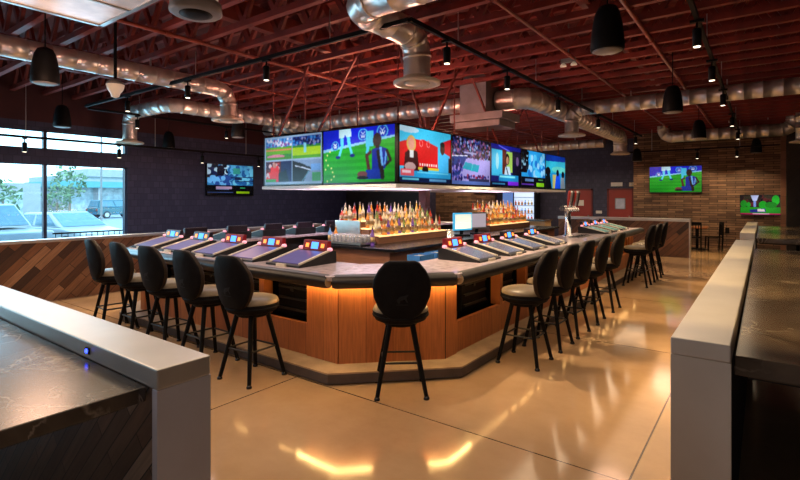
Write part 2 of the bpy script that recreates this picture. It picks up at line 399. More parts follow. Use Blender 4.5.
# storefront windows: frame + panes
def storefront(n, z0, z1, label):
    t = thing('window_%d' % n, label, 'window', (XL - .1, 0, 0), 0, None, 'structure')
    ys = [WIN_Y1 - 1.822 * i for i in range(6)]
    fr = MB()
    for y in ys: fr.box(-.05, .06, y - .035, y + .035, z0, z1)
    for z in (z0, z1): fr.box(-.05, .06, ys[-1], ys[0], z - .035, z + .035)
    fr.build('window_frame', M['mull'], t)
    for i in range(5):
        MB().box(-.005, .005, ys[i + 1] + .035, ys[i] - .035, z0 + .035, z1 - .035).build('pane', 'pane', t)
M['mull'] = mat('blue_black_mullion', (.030, .035, .075), .4)
storefront(1, .55, 2.56, 'tall storefront window facing the car park')
storefront(2, 2.88, 3.34, 'shallow transom window above the storefront window')

# doors on the back wall
def door(n, x0, x1, label, window):
    t = thing('door_%d' % n, label, 'door', ((x0 + x1) / 2, YB, 0), 0, None, 'structure')
    w = (x1 - x0) / 2
    fr = MB(); fr.box(-w - .07, -w, -.05, .02, 0, 2.14); fr.box(w, w + .07, -.05, .02, 0, 2.14); fr.box(-w - .07, w + .07, -.05, .02, 2.07, 2.14)
    fr.build('door_frame', 'doortrim', t)
    MB().box(-w, w, -.035, .0, .01, 2.07).build('door_panel', 'door', t, bevel=.004)
    h = MB(); h.lathe([(.03, 0), (.03, .02), (.012, .03), (.012, .06), (.03, .07), (.0, .085)], 10); o = h.build('door_handle', 'steel', t, (w - .09, -.035, 1.0)); o.rotation_euler = (PI / 2, 0, 0)
    if window:
        p = MB(); p.box(-.17, .17, -.045, -.034, 1.32, 1.72); p.build('door_window', M['doorglass'], t)
        f = MB()
        for a in ((-.2, -.17, 1.29, 1.75), (.17, .2, 1.29, 1.75), (-.2, .2, 1.29, 1.32), (-.2, .2, 1.72, 1.75)): f.box(a[0], a[1], -.05, -.03, a[2], a[3])
        f.build('window_trim', 'grey', t)
    else:
        MB().box(-.13, .13, -.042, -.034, 1.42, 1.66).build('door_notice', 'white', t)
        MB().box(-.2, .16, -.042, -.034, .82, .98).build('push_plate', 'woodorange', t)
M['doorglass'] = mat('pale_door_glass', (.35, .33, .36), .15, 0, .2, 6, 0, .5, 0, (.6, .6, .7), .12)
door(1, -6.72, -5.88, 'plain red door with small notice behind the beer tower', False)
door(2, -5.16, -4.28, 'red door with small glass window left of the brick wall', True)
# small sign and alarm box
t = thing('wall_sign', 'small white lettered sign above the red door with a window', 'sign', (-4.86, YB - .03, 2.3))
MB().box(-.22, .22, 0, .03, -.07, .09).build('sign_plate', 'white', t)
def text_on(name, s, size, mname, parent, loc, rot=(PI / 2, 0, 0), ext=.002):
    cu = bpy.data.curves.new(name, 'FONT'); cu.body = s; cu.size = size; cu.align_x = 'CENTER'; cu.align_y = 'CENTER'; cu.extrude = ext
    f = bpy.data.objects.new(name, cu); me = bpy.data.meshes.new_from_object(f); bpy.data.objects.remove(f)
    o = bpy.data.objects.new(name, me); COL.objects.link(o); me.materials.append(M[mname]); o.location = loc; o.rotation_euler = rot; o.parent = parent
    return o
t = thing('alarm_strobe', 'small white fire alarm box beside the wall sign', 'alarm', (-4.3, YB - .05, 2.3))
MB().box(-.08, .08, 0, .05, -.08, .08).build('housing', 'cream', t, bevel=.01); MB().lathe([(.045, 0), (.04, .02), (.0, .03)], 12).build('strobe_lens', 'white', t, (0, 0, 0)).rotation_euler = (PI / 2, 0, 0)
for i, (x, z, nm) in enumerate(((-5.56, 1.16, 'upper small white notice between the two red doors'), (-5.56, .86, 'lower small white notice between the two red doors'))):
    tag(MB().box(-.12 if i == 0 else -.18, .12 if i == 0 else .18, -.02, 0, -.06 if i == 0 else -.1, .06 if i == 0 else .1).build('wall_notice', 'white', None, (x, YB, z)), nm, 'notice', 'notices between the red doors')

# roof trusses (along x), beams, pipes
tr = MB(); X0, X1 = XL, XR
tr.box(X0, X1, -.045, .045, 4.15, 4.235); tr.box(X0, X1, -.045, .045, 4.76, 4.86)
x = X0 + .15; k = 0
while x + .34 < X1:
    a, b = ((x, 0, 4.22), (x + .34, 0, 4.78)) if k % 2 == 0 else ((x, 0, 4.78), (x + .34, 0, 4.22))
    tr.bar(a, b, .05, .075); x += .34; k += 1
tro = tr.build('roof_truss', 'truss'); tag(tro, 'red stained open-web wooden roof truss spanning the room', 'truss', 'open-web roof trusses', 'structure')
y = YF + .3; first = True
while y < YB - .05:
    o = tro if first else tro.copy()
    if not first: COL.objects.link(o)
    o.location = (0, y, 0); first = False; y += .61
for x, nm in ((-11.2, 'red bridging beam across trusses above the window side'), (-6.15, 'red ridge beam over the screen canopy'), (-1.9, 'red bridging beam over the right stool aisle')):
    tag(MB().box(x - .07, x + .07, YF, YB, 4.30, 4.62).build('ceiling_beam', 'redsteel'), nm, 'beam', 'beams through the trusses', 'structure')
def pipe(name, pts, r, lab, grp='red sprinkler pipes under the trusses'):
    t = thing(name, lab, 'pipe', pts[0], 0, grp)
    p0 = Vector(pts[0]); L = [Vector(p) - p0 for p in pts]
    MB().tube(L, r, 10).build('pipe_run', 'pipe', t)
    d = L[-1] - L[0]; n = int(d.length / 3)
    for i in range(n + 1):
        q = L[0] + d * (i + .3) / (n + 1); e = d.normalized() * .05
        MB().tube([q - e, q + e], r * 1.45, 10).build('pipe_coupling', 'pipe', t)
pipe('sprinkler_pipe', [(-1.36, YF + .2, 4.118), (-1.36, YB - .2, 4.118)], .03, 'red sprinkler pipe running above the right stool aisle')
pipe('sprinkler_pipe', [(-2.6, YF + .2, 4.125), (-2.6, YB - .2, 4.125)], .022, 'red sprinkler pipe running above the right bar edge')
pipe('sprinkler_pipe', [(-6.9, 2.9, 4.118), (-6.9, YB - .2, 4.118)], .03, 'red sprinkler pipe running above the middle of the bar')
pipe('sprinkler_pipe', [(-8.9, YF + .2, 4.125), (-8.9, YB - .2, 4.125)], .022, 'red sprinkler pipe beside the silver duct at left')

# ------------------------------------------------------------------ ducts
def arc(p, d0, d1, r, n=6):
    """points of a rounded corner at p, arriving along d0, leaving along d1"""
    p = Vector(p); d0 = Vector(d0).normalized(); d1 = Vector(d1).normalized()
    c = p - d0 * r + d1 * r; out = []
    for i in range(n + 1):
        a = PI / 2 * i / n; out.append(c + (-d1) * r * math.cos(a) + d0 * r * math.sin(a))
    return out
def ducted(label, runs, r, drop=None, straps=(), group='round silver ceiling ducts', segs=True):
    """runs: list of corner points; drop: bottom z of a vertical drop with a round diffuser at the last point"""
    t = thing('ceiling_duct', label, 'duct', runs[0], 0, group); p0 = Vector(runs[0]); P = [Vector(p) - p0 for p in runs]
    if drop is not None: P.append(Vector((P[-1].x, P[-1].y, drop - p0.z + .1)))
    straights = []; a = P[0]
    for i in range(1, len(P)):
        d = (P[i] - P[i - 1]).normalized()
        if i < len(P) - 1:
            d1 = (P[i + 1] - P[i]).normalized(); e = arc(P[i], d, d1, .28)
            straights.append((a, e[0])); pts = []; rad = []
            for q, p in enumerate(e):
                dd = (e[min(q + 1, len(e) - 1)] - e[max(q - 1, 0)]).normalized() * .012
                if q in (0, 3, 6):
                    pts += [p - dd * 1.2, p - dd, p + dd, p + dd * 1.2]; rad += [r * 1.02, r * 1.07, r * 1.07, r * 1.02]
                else: pts.append(p); rad.append(r * 1.02)
            MB().tube(pts, rad, 18).build('elbow', 'duct', t)
            a = e[-1]
        else: straights.append((a, P[i]))
    for a, b in straights:
        d = b - a; n = max(1, int(d.length / .3)); u = d.normalized() * .009; pts = [a]; rad = [r]
        for k in range(1, n):
            q = a + d * k / n; pts += [q - u * 1.3, q - u, q + u, q + u * 1.3]; rad += [r, r * 1.035, r * 1.035, r]
        MB().tube(pts + [b], rad + [r], 18).build('duct_pipe', 'duct', t)
    for (x, y) in straps:
        z = runs[0][2]; MB().box(x - .012, x + .012, y - .012, y + .012, z + r - .02, 4.16).build('hanger_strap', 'steel', t, -p0)
    if drop is not None:
        f = MB().lathe([(r, .10), (r, .075), (r * 1.2, .07), (r * 1.2, .055), (.29, .045), (.315, .03), (.315, .0), (.27, -.008), (.25, .0), (.20, .035), (r * .9, .05)], 28)
        df = f.build('diffuser', 'cream', t, (P[-1].x, P[-1].y, drop - p0.z))
        MB().lathe([(.06, .05), (.17, .02), (.175, .008), (.12, -.012), (.02, -.02)], 20).build('diffuser_cone', 'cream', df)
    return t
ducted('silver spiral duct at left ending in a round ceiling diffuser', [(-8.45, YF + .1, 3.86), (-8.45, 5.72, 3.86)], .15, 3.26, [(-8.45, 1.0), (-8.45, 4.2)])
ducted('silver duct over the storefront window turning toward the wall diffuser', [(-10.7, 10.6, 3.85), (-10.7, 5.75, 3.85), (-12.6, 5.75, 3.85)], .16, 3.1, [(-10.7, 7.5), (-10.7, 9.6)])
ducted('long silver duct passing behind the screen canopy into grey plenum', [(-12.4, 9.75, 3.85), (-5.4, 9.75, 3.85)], .17, None, [(-11.0, 9.75), (-9.3, 9.75), (-7.2, 9.75)])
ducted('silver duct at top centre turning down to a round diffuser over the bar corner', [(1.2, 4.1, 3.9), (-3.7, 4.1, 3.9), (-3.7, 5.36, 3.9)], .18, 3.26, [(-2.2, 4.1)])
ducted('wide silver duct leaving the grey plenum toward the back of the room', [(-4.7, 9.95, 3.88), (-4.0, 9.95, 3.88), (-4.0, 18.2, 3.88)], .22, 3.26, [(-4.0, 13.2), (-4.0, 15.5)])
ducted('long silver duct crossing right with a drop diffuser above the beer tower', [(XR - .1, 11.95, 3.88), (-3.72, 11.95, 3.88)], .16, 3.24, [(2.0, 11.95), (-.6, 11.95), (-2.4, 11.95)])
ducted('silver duct along the brick wall with raised elbow at its left end', [(.72, 18.8, 4.4), (.72, 18.8, 3.82), (-2.75, 18.8, 3.82), (-2.75, 18.8, 4.5)], .19, None, [(-.9, 18.8), (.1, 18.8)])
ducted('far silver duct near the back wall left of brick wall', [(-4.9, 19.7, 3.85), (-9.6, 19.7, 3.85)], .17, None, [(-6, 19.7), (-8, 19.7)])
ducted('short silver drop duct with diffuser at far right wall', [(.9, 18.2, 4.4)], .17, 3.35, [])
t = thing('plenum_box', 'tall grey sheet metal plenum box above the screen canopy', 'plenum', (-5.05, 9.75, 3.5))
MB().box(-.32, .32, -.32, .32, .06, 1.0).build('plenum_body', 'plenum', t, bevel=.008)
MB().box(-.5, .75, -.45, .45, -.10, .06).build('transition_box', 'plenum', t, bevel=.008)
MB().box(-.42, .67, -.38, .38, -.24, -.10).build('register_box', 'plenum', t, bevel=.008)
t = thing('air_handler', 'pale sheet metal box hanging under the trusses at upper left', 'air handler', (-5.85, 1.2, 3.86))
MB().box(-.68, 1.1, -1.6, 1.45, 0, .26).build('sheet_metal_case', 'foil', t, bevel=.01)
f = MB()
for a in ((-.68, 1.1, -1.6, -1.55), (-.68, 1.1, 1.40, 1.45), (-.68, -.63, -1.6, 1.45), (.1, .13, -1.6, 1.45)): f.box(a[0], a[1], a[2], a[3], -.015, 0)
f.build('seam_flange', 'steel', t)
o = MB().tube([(-.68, 0, .13), (-2.4, 0.0, .13)], .14, 16).build('side_collar', 'duct', t)
t = thing('round_diffuser', 'dark round ceiling diffuser under the trusses, upper left', 'diffuser', (-4.9, 2.92, 3.72))
MB().lathe([(.14, .72), (.16, .16), (.26, .12), (.27, .02), (.24, 0), (.05, .01)], 28).build('diffuser_body', 'grey', t)
MB().lathe([(.16, .02), (.17, 0), (.12, -.02), (.02, -.025)], 24).build('diffuser_cone', 'black', t)

# ------------------------------------------------------------------ TVs
import numpy as np
class Pic:
    def __init__(s, c, W=144, H=81):
        s.W, s.H = W, H; s.a = np.zeros((H, W, 3)); s.a[:] = c
        s.X, s.Y = np.meshgrid((np.arange(W) + .5) / W, (np.arange(H) + .5) / H)
        s.rng = np.random.RandomState(int(sum(c) * 1000) + W)
    def put(s, m, c): s.a[m] = c
    def rect(s, x0, y0, x1, y1, c): s.put((s.X >= x0) & (s.X < x1) & (s.Y >= y0) & (s.Y < y1), c)
    def ell(s, cx, cy, rx, ry, c): s.put(((s.X - cx) / rx) ** 2 + ((s.Y - cy) / ry) ** 2 < 1, c)
    def ring(s, cx, cy, rx, ry, w, c):
        d = ((s.X - cx) / rx) ** 2 + ((s.Y - cy) / ry) ** 2; s.put((d < 1) & (d > (1 - w) ** 2), c)
    def poly(s, pts, c):
        m = np.zeros(s.X.shape, bool); n = len(pts)
        for i in range(n):
            (x0, y0), (x1, y1) = pts[i], pts[(i + 1) % n]
            if y0 == y1: continue
            m ^= ((y0 > s.Y) != (y1 > s.Y)) & (s.X < (x1 - x0) * (s.Y - y0) / (y1 - y0) + x0)
        s.put(m, c)
    def line(s, x0, y0, x1, y1, w, c):
        asp = s.W / s.H; dx, dy = (x1 - x0) * asp, y1 - y0; L = dx * dx + dy * dy
        t = np.clip((((s.X - x0) * asp) * dx + (s.Y - y0) * dy) / L, 0, 1)
        d = np.hypot((s.X - x0) * asp - t * dx, s.Y - y0 - t * dy); s.put(d < w / 2, c)
    def speck(s, x0, y0, x1, y1, cols, size=.03, n=200):
        for i in range(n):
            x = s.rng.uniform(x0, x1); y = s.rng.uniform(y0, y1); s.ell(x, y, size * .6, size, cols[s.rng.randint(len(cols))])
    def noise(s, amp): s.a = np.clip(s.a + s.rng.uniform(-amp, amp, s.a.shape[:2])[..., None], 0, 1)

def football(seed=0):
    p = Pic((.10, .60, .10)); G = (.10, .60, .10)
    for i in range(6): p.rect(0, .25 + .13 * i, 1, .25 + .13 * i + .065, (.13, .66, .12))
    p.poly([(0, 0), (1, 0), (1, .2), (0, .42)], (.06, .12, .82))
    p.poly([(.0, .36), (1, .18), (1, .22), (0, .42)], (.55, .8, .95))
    for (cx, cy, r) in ((.58, .13, .11), (.84, .1, .12), (.18, .3, .09)):
        p.ell(cx, cy, r * .62, r, (.35, .75, .95)); p.ell(cx, cy, r * .5, r * .8, (.06, .2, .75))
        w = .02; q = r * .5
        p.line(cx - q * .45, cy - q * .9, cx, cy - q * .05, w, (.9, .95, 1)); p.line(cx + q * .45, cy - q * .9, cx, cy - q * .05, w, (.9, .95, 1))
        for a, b in (((-.5, 0), (-.25, 1)), ((-.25, 1), (0, .2)), ((0, .2), (.25, 1)), ((.25, 1), (.5, 0))):
            p.line(cx + a[0] * q, cy + a[1] * q, cx + b[0] * q, cy + b[1] * q, w, (.9, .95, 1))
    for (x, ) in ((.27,), (.40,)):
        pass
    c = (.35, .85, .95)
    p.line(.275, .12, .285, .3, .085, c); p.line(.285, .3, .24, .5, .06, c); p.line(.37, .12, .385, .28, .085, c); p.line(.385, .28, .425, .48, .06, c); p.poly([(.235, 0), (.41, 0), (.42, .15), (.34, .15), (.325, .1), (.31, .16), (.235, .16)], (.75, .9, .95))
    p.ell(.22, .52, .035, .03, (.05, .12, .5)); p.ell(.43, .5, .035, .03, (.05, .12, .5))
    p.rect(.62, .08, .72, .36, (.3, .8, .95)); p.line(.65, .34, .63, .55, .07, (.3, .8, .95))
    # the player sitting on the grass
    sk = (.16, .09, .08)
    p.line(.66, .78, .63, .52, .075, (.30, .15, .14)); p.line(.63, .52, .68, .46, .06, (.30, .15, .14))
    p.poly([(.70, .42), (.80, .36), (.90, .42), (.90, .70), (.84, .84), (.70, .82)], (.05, .14, .55))
    p.poly([(.80, .38), (.83, .38), (.86, .8), (.82, .82)], (.4, .65, .9)); p.poly([(.88, .44), (.9, .46), (.88, .7), (.86, .7)], (.4, .65, .9))
    p.ell(.77, .25, .055, .125, sk); p.rect(.75, .34, .80, .4, sk)
    p.line(.90, .46, .945, .62, .06, sk); p.line(.945, .62, .89, .7, .05, sk)
    p.line(.78, .46, .81, .74, .07, (.10, .07, .10)); p.line(.83, .76, .84, .92, .09, (.12, .07, .08))
    p.poly([(.62, .78), (.80, .76), (.82, .95), (.62, .95)], (.06, .18, .62)); p.ell(.57, .86, .07, .06, (.42, .22, .22)); p.ell(.57, .92, .08, .03, (.05, .05, .08))
    if seed == 0:
        for i, (x, y) in enumerate(((.10, .40), (.06, .47), (.04, .56), (.07, .66), (.12, .72), (.14, .80), (.16, .88), (.12, .94), (.06, .97), (.03, .74))): p.ell(x, y, .012, .02, (.98, .95, .55))
    p.noise(.03); return p
def quad():
    p = Pic((.55, .66, .80)); b = .018
    def cell(x0, y0, x1, y1, fn):
        q = Pic((.2, .5, .2), 72, 40); fn(q)
        iy = ((p.Y - y0) / (y1 - y0) * 40).astype(int); ix = ((p.X - x0) / (x1 - x0) * 72).astype(int)
        m = (p.X >= x0) & (p.X < x1) & (p.Y >= y0) & (p.Y < y1); p.a[m] = q.a[np.clip(iy, 0, 39)[m], np.clip(ix, 0, 71)[m]]
    def a(q):
        q.rect(0, 0, 1, .4, (.35, .6, .85)); q.speck(0, .05, 1, .4, [(.5, .3, .6), (.2, .4, .7), (.8, .8, .9)], .06, 60); q.rect(0, .42, 1, .75, (.35, .62, .10)); q.rect(0, .5, 1, .58, (.75, .5, .3)); q.ell(.4, .85, .35, .1, (.75, .45, .55)); q.rect(0, .9, 1, 1, (.25, .5, .15))
    def bb(q):
        q.rect(0, 0, 1, .4, (.1, .22, .55)); q.speck(0, .05, 1, .4, [(.5, .5, .7), (.2, .5, .8), (.1, .1, .3)], .06, 60); q.rect(0, .5, 1, 1, (.62, .78, .05)); q.rect(.4, .3, .5, .75, (.5, .8, .9)); q.rect(0, .88, 1, 1, (.3, .6, .1))
    def c(q):
        q.rect(0, 0, 1, 1, (.35, .04, .07)); q.rect(.6, 0, 1, 1, (.06, .08, .3)); q.speck(0, .1, .5, .9, [(.9, .2, .2), (.8, .7, .75), (.2, .05, .2)], .1, 40); q.poly([(.2, .25), (.5, .2), (.55, 1), (.15, 1)], (.85, .10, .12)); q.ell(.35, .18, .07, .13, (.7, .45, .4)); q.poly([(.5, .6), (.8, .4), (.9, 1), (.5, 1)], (.04, .05, .12)); q.rect(0, .85, .4, 1, (.2, .6, .2))
    def d(q):
        q.rect(0, 0, 1, 1, (.45, .55, .7)); q.poly([(0, 0), (.4, .2), (.75, .45), (.55, .6), (.4, 1), (0, 1)], (.07, .04, .06)); q.line(.1, .25, .7, .5, .06, (.75, .8, .9)); q.line(.6, .5, .35, 1, .06, (.3, .5, .6)); q.rect(.7, .6, 1, 1, (.2, .55, .25)); q.rect(.65, .2, 1, .5, (.4, .6, .85))
    cell(b, .04, .49, .48, a); cell(.51, .04, 1 - b, .48, bb); cell(b, .52, .49, .95, c); cell(.51, .52, 1 - b, .95, d)
    p.noise(.05); return p
def news():
    p = Pic((.25, .78, .95))
    p.poly([(0, .3), (.2, .22), (.45, .2), (.72, .3), (.72, .72), (0, .72)], (.85, .03, .08))
    p.poly([(.8, .2), (1, .1), (1, .6), (.8, .55)], (.8, .05, .12)); p.ell(.15, .05, .2, .06, (.75, .88, .95))
    for i in range(8): p.rect(.36 + .045 * i, .645, .385 + .045 * i, .69, (1, .92, .9))
    for x in (.36, .5): p.ring(x + .03, .27, .035, .07, .3, (.95, .5, .5))
    p.poly([(.1, .48), (.2, .38), (.32, .44), (.36, .86), (.07, .86)], (.22, .03, .07)); p.ell(.21, .3, .085, .15, (.82, .66, .35)); p.ell(.21, .3, .055, .11, (.85, .58, .5)); p.rect(.18, .42, .25, .55, (.85, .85, .85)); p.ell(.19, .72, .1, .08, (.75, .6, .6))
    p.poly([(.74, .5), (.82, .38), (.98, .45), (1, .86), (.73, .86)], (.25, .72, .95)); p.ell(.82, .32, .05, .12, (.28, .14, .12)); p.ell(.82, .24, .05, .05, (.05, .04, .05)); p.rect(.95, .5, 1, .8, (.2, .1, .12))
    p.rect(.33, .72, .74, .76, (.85, .75, .2)); p.ell(.47, .76, .06, .07, (.05, .05, .05)); p.ell(.45, .9, .1, .05, (.9, .85, .9))
    p.rect(0, .79, 1, .91, (.15, .62, .85)); p.rect(.02, .77, .26, .89, (.9, .35, .4)); p.rect(.05, .79, .2, .84, (.95, .8, .85)); p.rect(0, .91, 1, 1, (.05, .1, .25)); p.rect(.05, .93, .35, .96, (.4, .8, .9)); p.rect(.55, .93, .9, .97, (.35, .6, .8)); p.rect(.32, .80, .95, .83, (.4, .82, .95))
    p.noise(.04); return p
def court():
    p = Pic((.66, .62, .90)); p.rect(0, 0, 1, .42, (.04, .04, .12)); p.speck(0, .02, 1, .42, [(.35, .25, .5), (.1, .2, .5), (.5, .6, .8), (.03, .03, .08), (.6, .35, .5), (.15, .1, .3)], .035, 300)
    p.poly([(0, .42), (.38, .38), (.1, 1), (0, 1)], (.12, .22, .5)); p.speck(0, .5, .25, 1, [(.3, .3, .7), (.1, .1, .35), (.6, .5, .8)], .04, 70)
    p.poly([(.33, .52), (.70, .56), (.66, .72), (.26, .66)], (.05, .62, .72)); p.poly([(.5, .55), (.53, .55), (.5, .7), (.47, .7)], (.15, .75, .8))
    p.line(.5, .2, .52, .56, .02, (.7, .7, .9)); p.rect(.3, .3, .62, .33, (.6, .6, .8)); p.speck(.3, .8, .95, .86, [(.3, .1, .3), (.7, .2, .3), (.2, .2, .5)], .03, 40)
    p.rect(.42, .86, .98, .93, (.2, .2, .35)); p.rect(0, .93, 1, 1, (.35, .45, .75)); p.line(0, .42, .38, .38, .02, (.9, .9, 1)); p.noise(.05); return p
def office():
    p = Pic((.10, .12, .42)); p.rect(.03, .12, .4, .75, (.25, .75, .92)); p.rect(.36, .1, .48, .7, (.35, .12, .08)); p.rect(.5, .14, .7, .66, (.62, .78, .35)); p.rect(.7, .1, 1, .9, (.06, .05, .18))
    p.rect(0, 0, 1, .1, (.08, .1, .55)); p.line(.25, .02, .6, .12, .03, (.4, .4, .95)); p.ell(.2, .4, .05, .2, (.6, .85, .9)); p.ell(.53, .33, .065, .14, (.05, .03, .03)); p.ell(.53, .36, .045, .1, (.7, .5, .4)); p.poly([(.42, .75), (.46, .52), (.6, .5), (.66, .75)], (.75, .85, .92)); p.line(.5, .55, .56, .72, .04, (.05, .08, .2))
    p.poly([(.72, .9), (.8, .5), (.9, .4), (1, .5), (1, .9)], (.05, .04, .12)); p.ell(.88, .35, .05, .12, (.4, .3, .5))
    p.rect(.25, .72, .92, .88, (.1, .55, .8)); p.rect(.28, .74, .8, .79, (.5, .9, .95)); p.rect(0, .9, 1, 1, (.03, .04, .15)); p.rect(.55, .88, .92, .97, (.5, .15, .9)); p.rect(.05, .92, .45, .96, (.2, .5, .7)); p.noise(.05); return p
def studio():
    p = Pic((.15, .60, .88)); p.speck(.3, .05, 1, .7, [(.3, .75, .95), (.1, .45, .8), (.55, .8, .95)], .09, 60); p.poly([(0, .0), (.24, 0), (.3, .4), (.22, .6), (0, .6)], (.04, .03, .07)); p.speck(0, .05, .28, .5, [(.1, .15, .2), (.5, .7, .8), (.02, .02, .03)], .05, 40)
    p.rect(0, .72, 1, 1, (.03, .03, .08)); p.rect(.15, .76, .5, .84, (.35, .5, .7)); p.rect(.62, .86, .95, .97, (.55, .85, .1)); p.rect(0, .9, .5, .94, (.4, .2, .7)); p.rect(.7, .76, .9, .8, (.3, .55, .3)); p.noise(.05); return p
def audience():
    p = Pic((.10, .55, .78)); p.rect(0, 0, 1, .2, (.05, .2, .6)); p.poly([(0, .2), (1, .15), (1, .5), (0, .55)], (.15, .68, .80)); p.ell(.7, .42, .4, .1, (.35, .78, .75)); p.ell(.12, .5, .12, .13, (.05, .03, .05)); p.poly([(0, .65), (.2, .55), (.3, 1), (0, 1)], (.03, .03, .06)); p.rect(.35, .58, .6, 1, (.75, .7, .4)); p.poly([(.52, .6), (.7, .55), (.75, 1), (.45, 1)], (.08, .28, .85)); p.ell(.6, .52, .07, .1, (.05, .05, .1)); p.poly([(.78, .65), (.95, .6), (1, 1), (.75, 1)], (.5, .55, .6)); p.ell(.88, .56, .08, .1, (.06, .05, .06)); p.noise(.05); return p
def wallnews():
    p = Pic((.18, .50, .75)); p.speck(0, 0, .45, .5, [(.02, .03, .10), (.7, .85, .95), (.05, .12, .3)], .08, 70); p.ell(.28, .22, .08, .2, (.02, .03, .12)); p.speck(.4, .05, 1, .6, [(.4, .75, .9), (.12, .35, .6), (.3, .65, .85)], .09, 70); p.rect(.55, .1, .7, .3, (.2, .6, .55)); p.speck(0, .4, .5, .65, [(.4, .7, .95), (.15, .3, .6)], .08, 40); p.line(.5, .42, 1, .38, .02, (.05, .08, .2)); p.line(.6, .55, 1, .52, .02, (.05, .08, .2)); p.rect(.58, .42, .74, .5, (.1, .15, .3))
    p.rect(0, .68, 1, 1, (.015, .015, .04)); p.rect(.18, .72, .52, .80, (.72, .60, .74)); p.rect(.18, .8, .46, .83, (.45, .5, .7)); p.rect(.7, .74, .82, .78, (.2, .65, .4)); p.rect(.62, .88, .92, .95, (.60, .80, .05)); p.rect(0, .90, .55, .93, (.25, .35, .6)); p.noise(.04); return p
def park():
    p = Pic((.16, .10, .10)); p.speck(0, .0, 1, .5, [(.35, .12, .12), (.2, .18, .12), (.1, .05, .08)], .1, 60); p.rect(0, .62, 1, .92, (.12, .62, .12)); p.ell(.08, .45, .08, .2, (.08, .55, .12)); p.ell(.2, .5, .05, .14, (.1, .6, .15)); p.ell(.55, .5, .1, .2, (.08, .65, .12)); p.ell(.85, .25, .09, .25, (.10, .75, .15)); p.ell(.74, .5, .14, .16, (.07, .5, .1)); p.poly([(.25, .0), (.45, .0), (.4, .28), (.3, .28)], (.75, .78, .95)); p.rect(.32, .28, .38, .6, (.5, .6, .9)); p.poly([(.22, .75), (.6, .68), (.62, .86), (.25, .9)], (.12, .15, .55)); p.poly([(.42, .7), (.58, .72), (.6, .84), (.42, .84)], (.9, .85, .85)); p.rect(0, .92, 1, 1, (.75, .10, .35)); p.rect(.3, .94, .7, .98, (.95, .8, .9)); p.noise(.05); return p

def picture_mesh(pic, w, h):
    W, H = pic.W, pic.H
    xs = np.linspace(-w / 2, w / 2, W + 1); zs = np.linspace(h, 0, H + 1)
    vs = [(x, 0, z) for z in zs for x in xs]
    fs = [(j * (W + 1) + i, (j + 1) * (W + 1) + i, (j + 1) * (W + 1) + i + 1, j * (W + 1) + i + 1) for j in range(H) for i in range(W)]
    me = bpy.data.meshes.new('screen'); me.from_pydata(vs, [], fs)
    q = np.pad(pic.a, ((1, 1), (1, 1), (0, 0)), 'edge'); q = (q[1:-1, 1:-1] * 2 + q[:-2, 1:-1] + q[2:, 1:-1] + q[1:-1, :-2] + q[1:-1, 2:]) / 6
    q = q * (1.04 - .22 * ((pic.X - .5) ** 2 + (pic.Y - .45) ** 2) * 2 - .05 * np.sin(pic.X * 9 + pic.Y * 7))[..., None]
    a = np.clip(q, 0, 1).reshape(-1, 3)
    a = np.where(a <= .04045, a / 12.92, ((a + .055) / 1.055) ** 2.4)
    c = np.ones((W * H, 4, 4)); c[:, :, :3] = a[:, None, :]
    at = me.color_attributes.new('Picture', 'FLOAT_COLOR', 'CORNER'); at.data.foreach_set('color', c.ravel())
    return me
def tv(label, pic, loc, rotz, w=1.62, h=.945, group=None, dim=False, bez=.018):
    """flat screen: origin at the bottom centre of its front, facing local -y"""
    t = thing('flat_screen_tv', label, 'tv', loc, rotz, group)
    MB().box(-w / 2, w / 2, .004, .07, 0, h).build('tv_housing', 'blackgloss', t)
    f = MB()
    for a in ((-w / 2, w / 2, 0, bez * 1.3), (-w / 2, w / 2, h - bez, h), (-w / 2, -w / 2 + bez, 0, h), (w / 2 - bez, w / 2, 0, h)): f.box(a[0], a[1], -.008, .004, a[2], a[3])
    f.build('bezel', 'blackgloss', t)
    me = picture_mesh(pic, w - 2 * bez, h - 2.3 * bez); me.materials.append(M['screen_dim' if dim else 'screen'])
    o = bpy.data.objects.new('screen', me); COL.objects.link(o); o.parent = t; o.location = (0, 0.001, bez * 1.3)
    return t
TX, TY, TZ = -4.64, 6.14, 1.99     # corner of the canopy of screens
TW = 1.62
tv('big screen showing four sports pictures, left end of the canopy', quad(), (TX - 1.5 * TW, TY, TZ), 0, TW, .945, 'screens around the bar canopy')
tv('big screen showing football player sitting on grass, at the canopy corner', football(), (TX - .5 * TW, TY, TZ), 0, TW, .945, 'screens around the bar canopy')
labs = ['big screen showing news pair before a red backdrop', 'big screen showing a crowd around pale court with teal squares', 'big screen showing a presenter before yellow green panel', 'big screen with cyan picture and yellow green caption bar', 'big screen showing dark figures under teal sky, far right of canopy']
for i, (l, fn) in enumerate(zip(labs, (news, court, office, studio, audience))):
    tv(l, fn(), (TX, TY + .072 + (i + .5) * TW, TZ), PI / 2, TW, .945, 'screens around the bar canopy')
tv('wall screen with pale blue picture hanging on the dark left wall', wallnews(), (XL + .08, 9.18, 1.82), PI / 2, 1.68, .98, None, True)
tv('wall screen showing football on the brick wall', football(1), (-2.61, YBR - .08, 1.94), 0, 1.70, .98, None, True)
tv('smaller wall screen showing green park beside the corner of brick wall', park(), (-.08, YBR - .08, 1.17), 0, 1.16, .69, None, True)
for x in (-2.61,):
    pass
# small screen on the back wall seen under the canopy
tv('small dim screen high on the lit wall behind the bottles', office(), (-10.75, YB - .34, 1.98), 0, 1.1, .24, None, True)

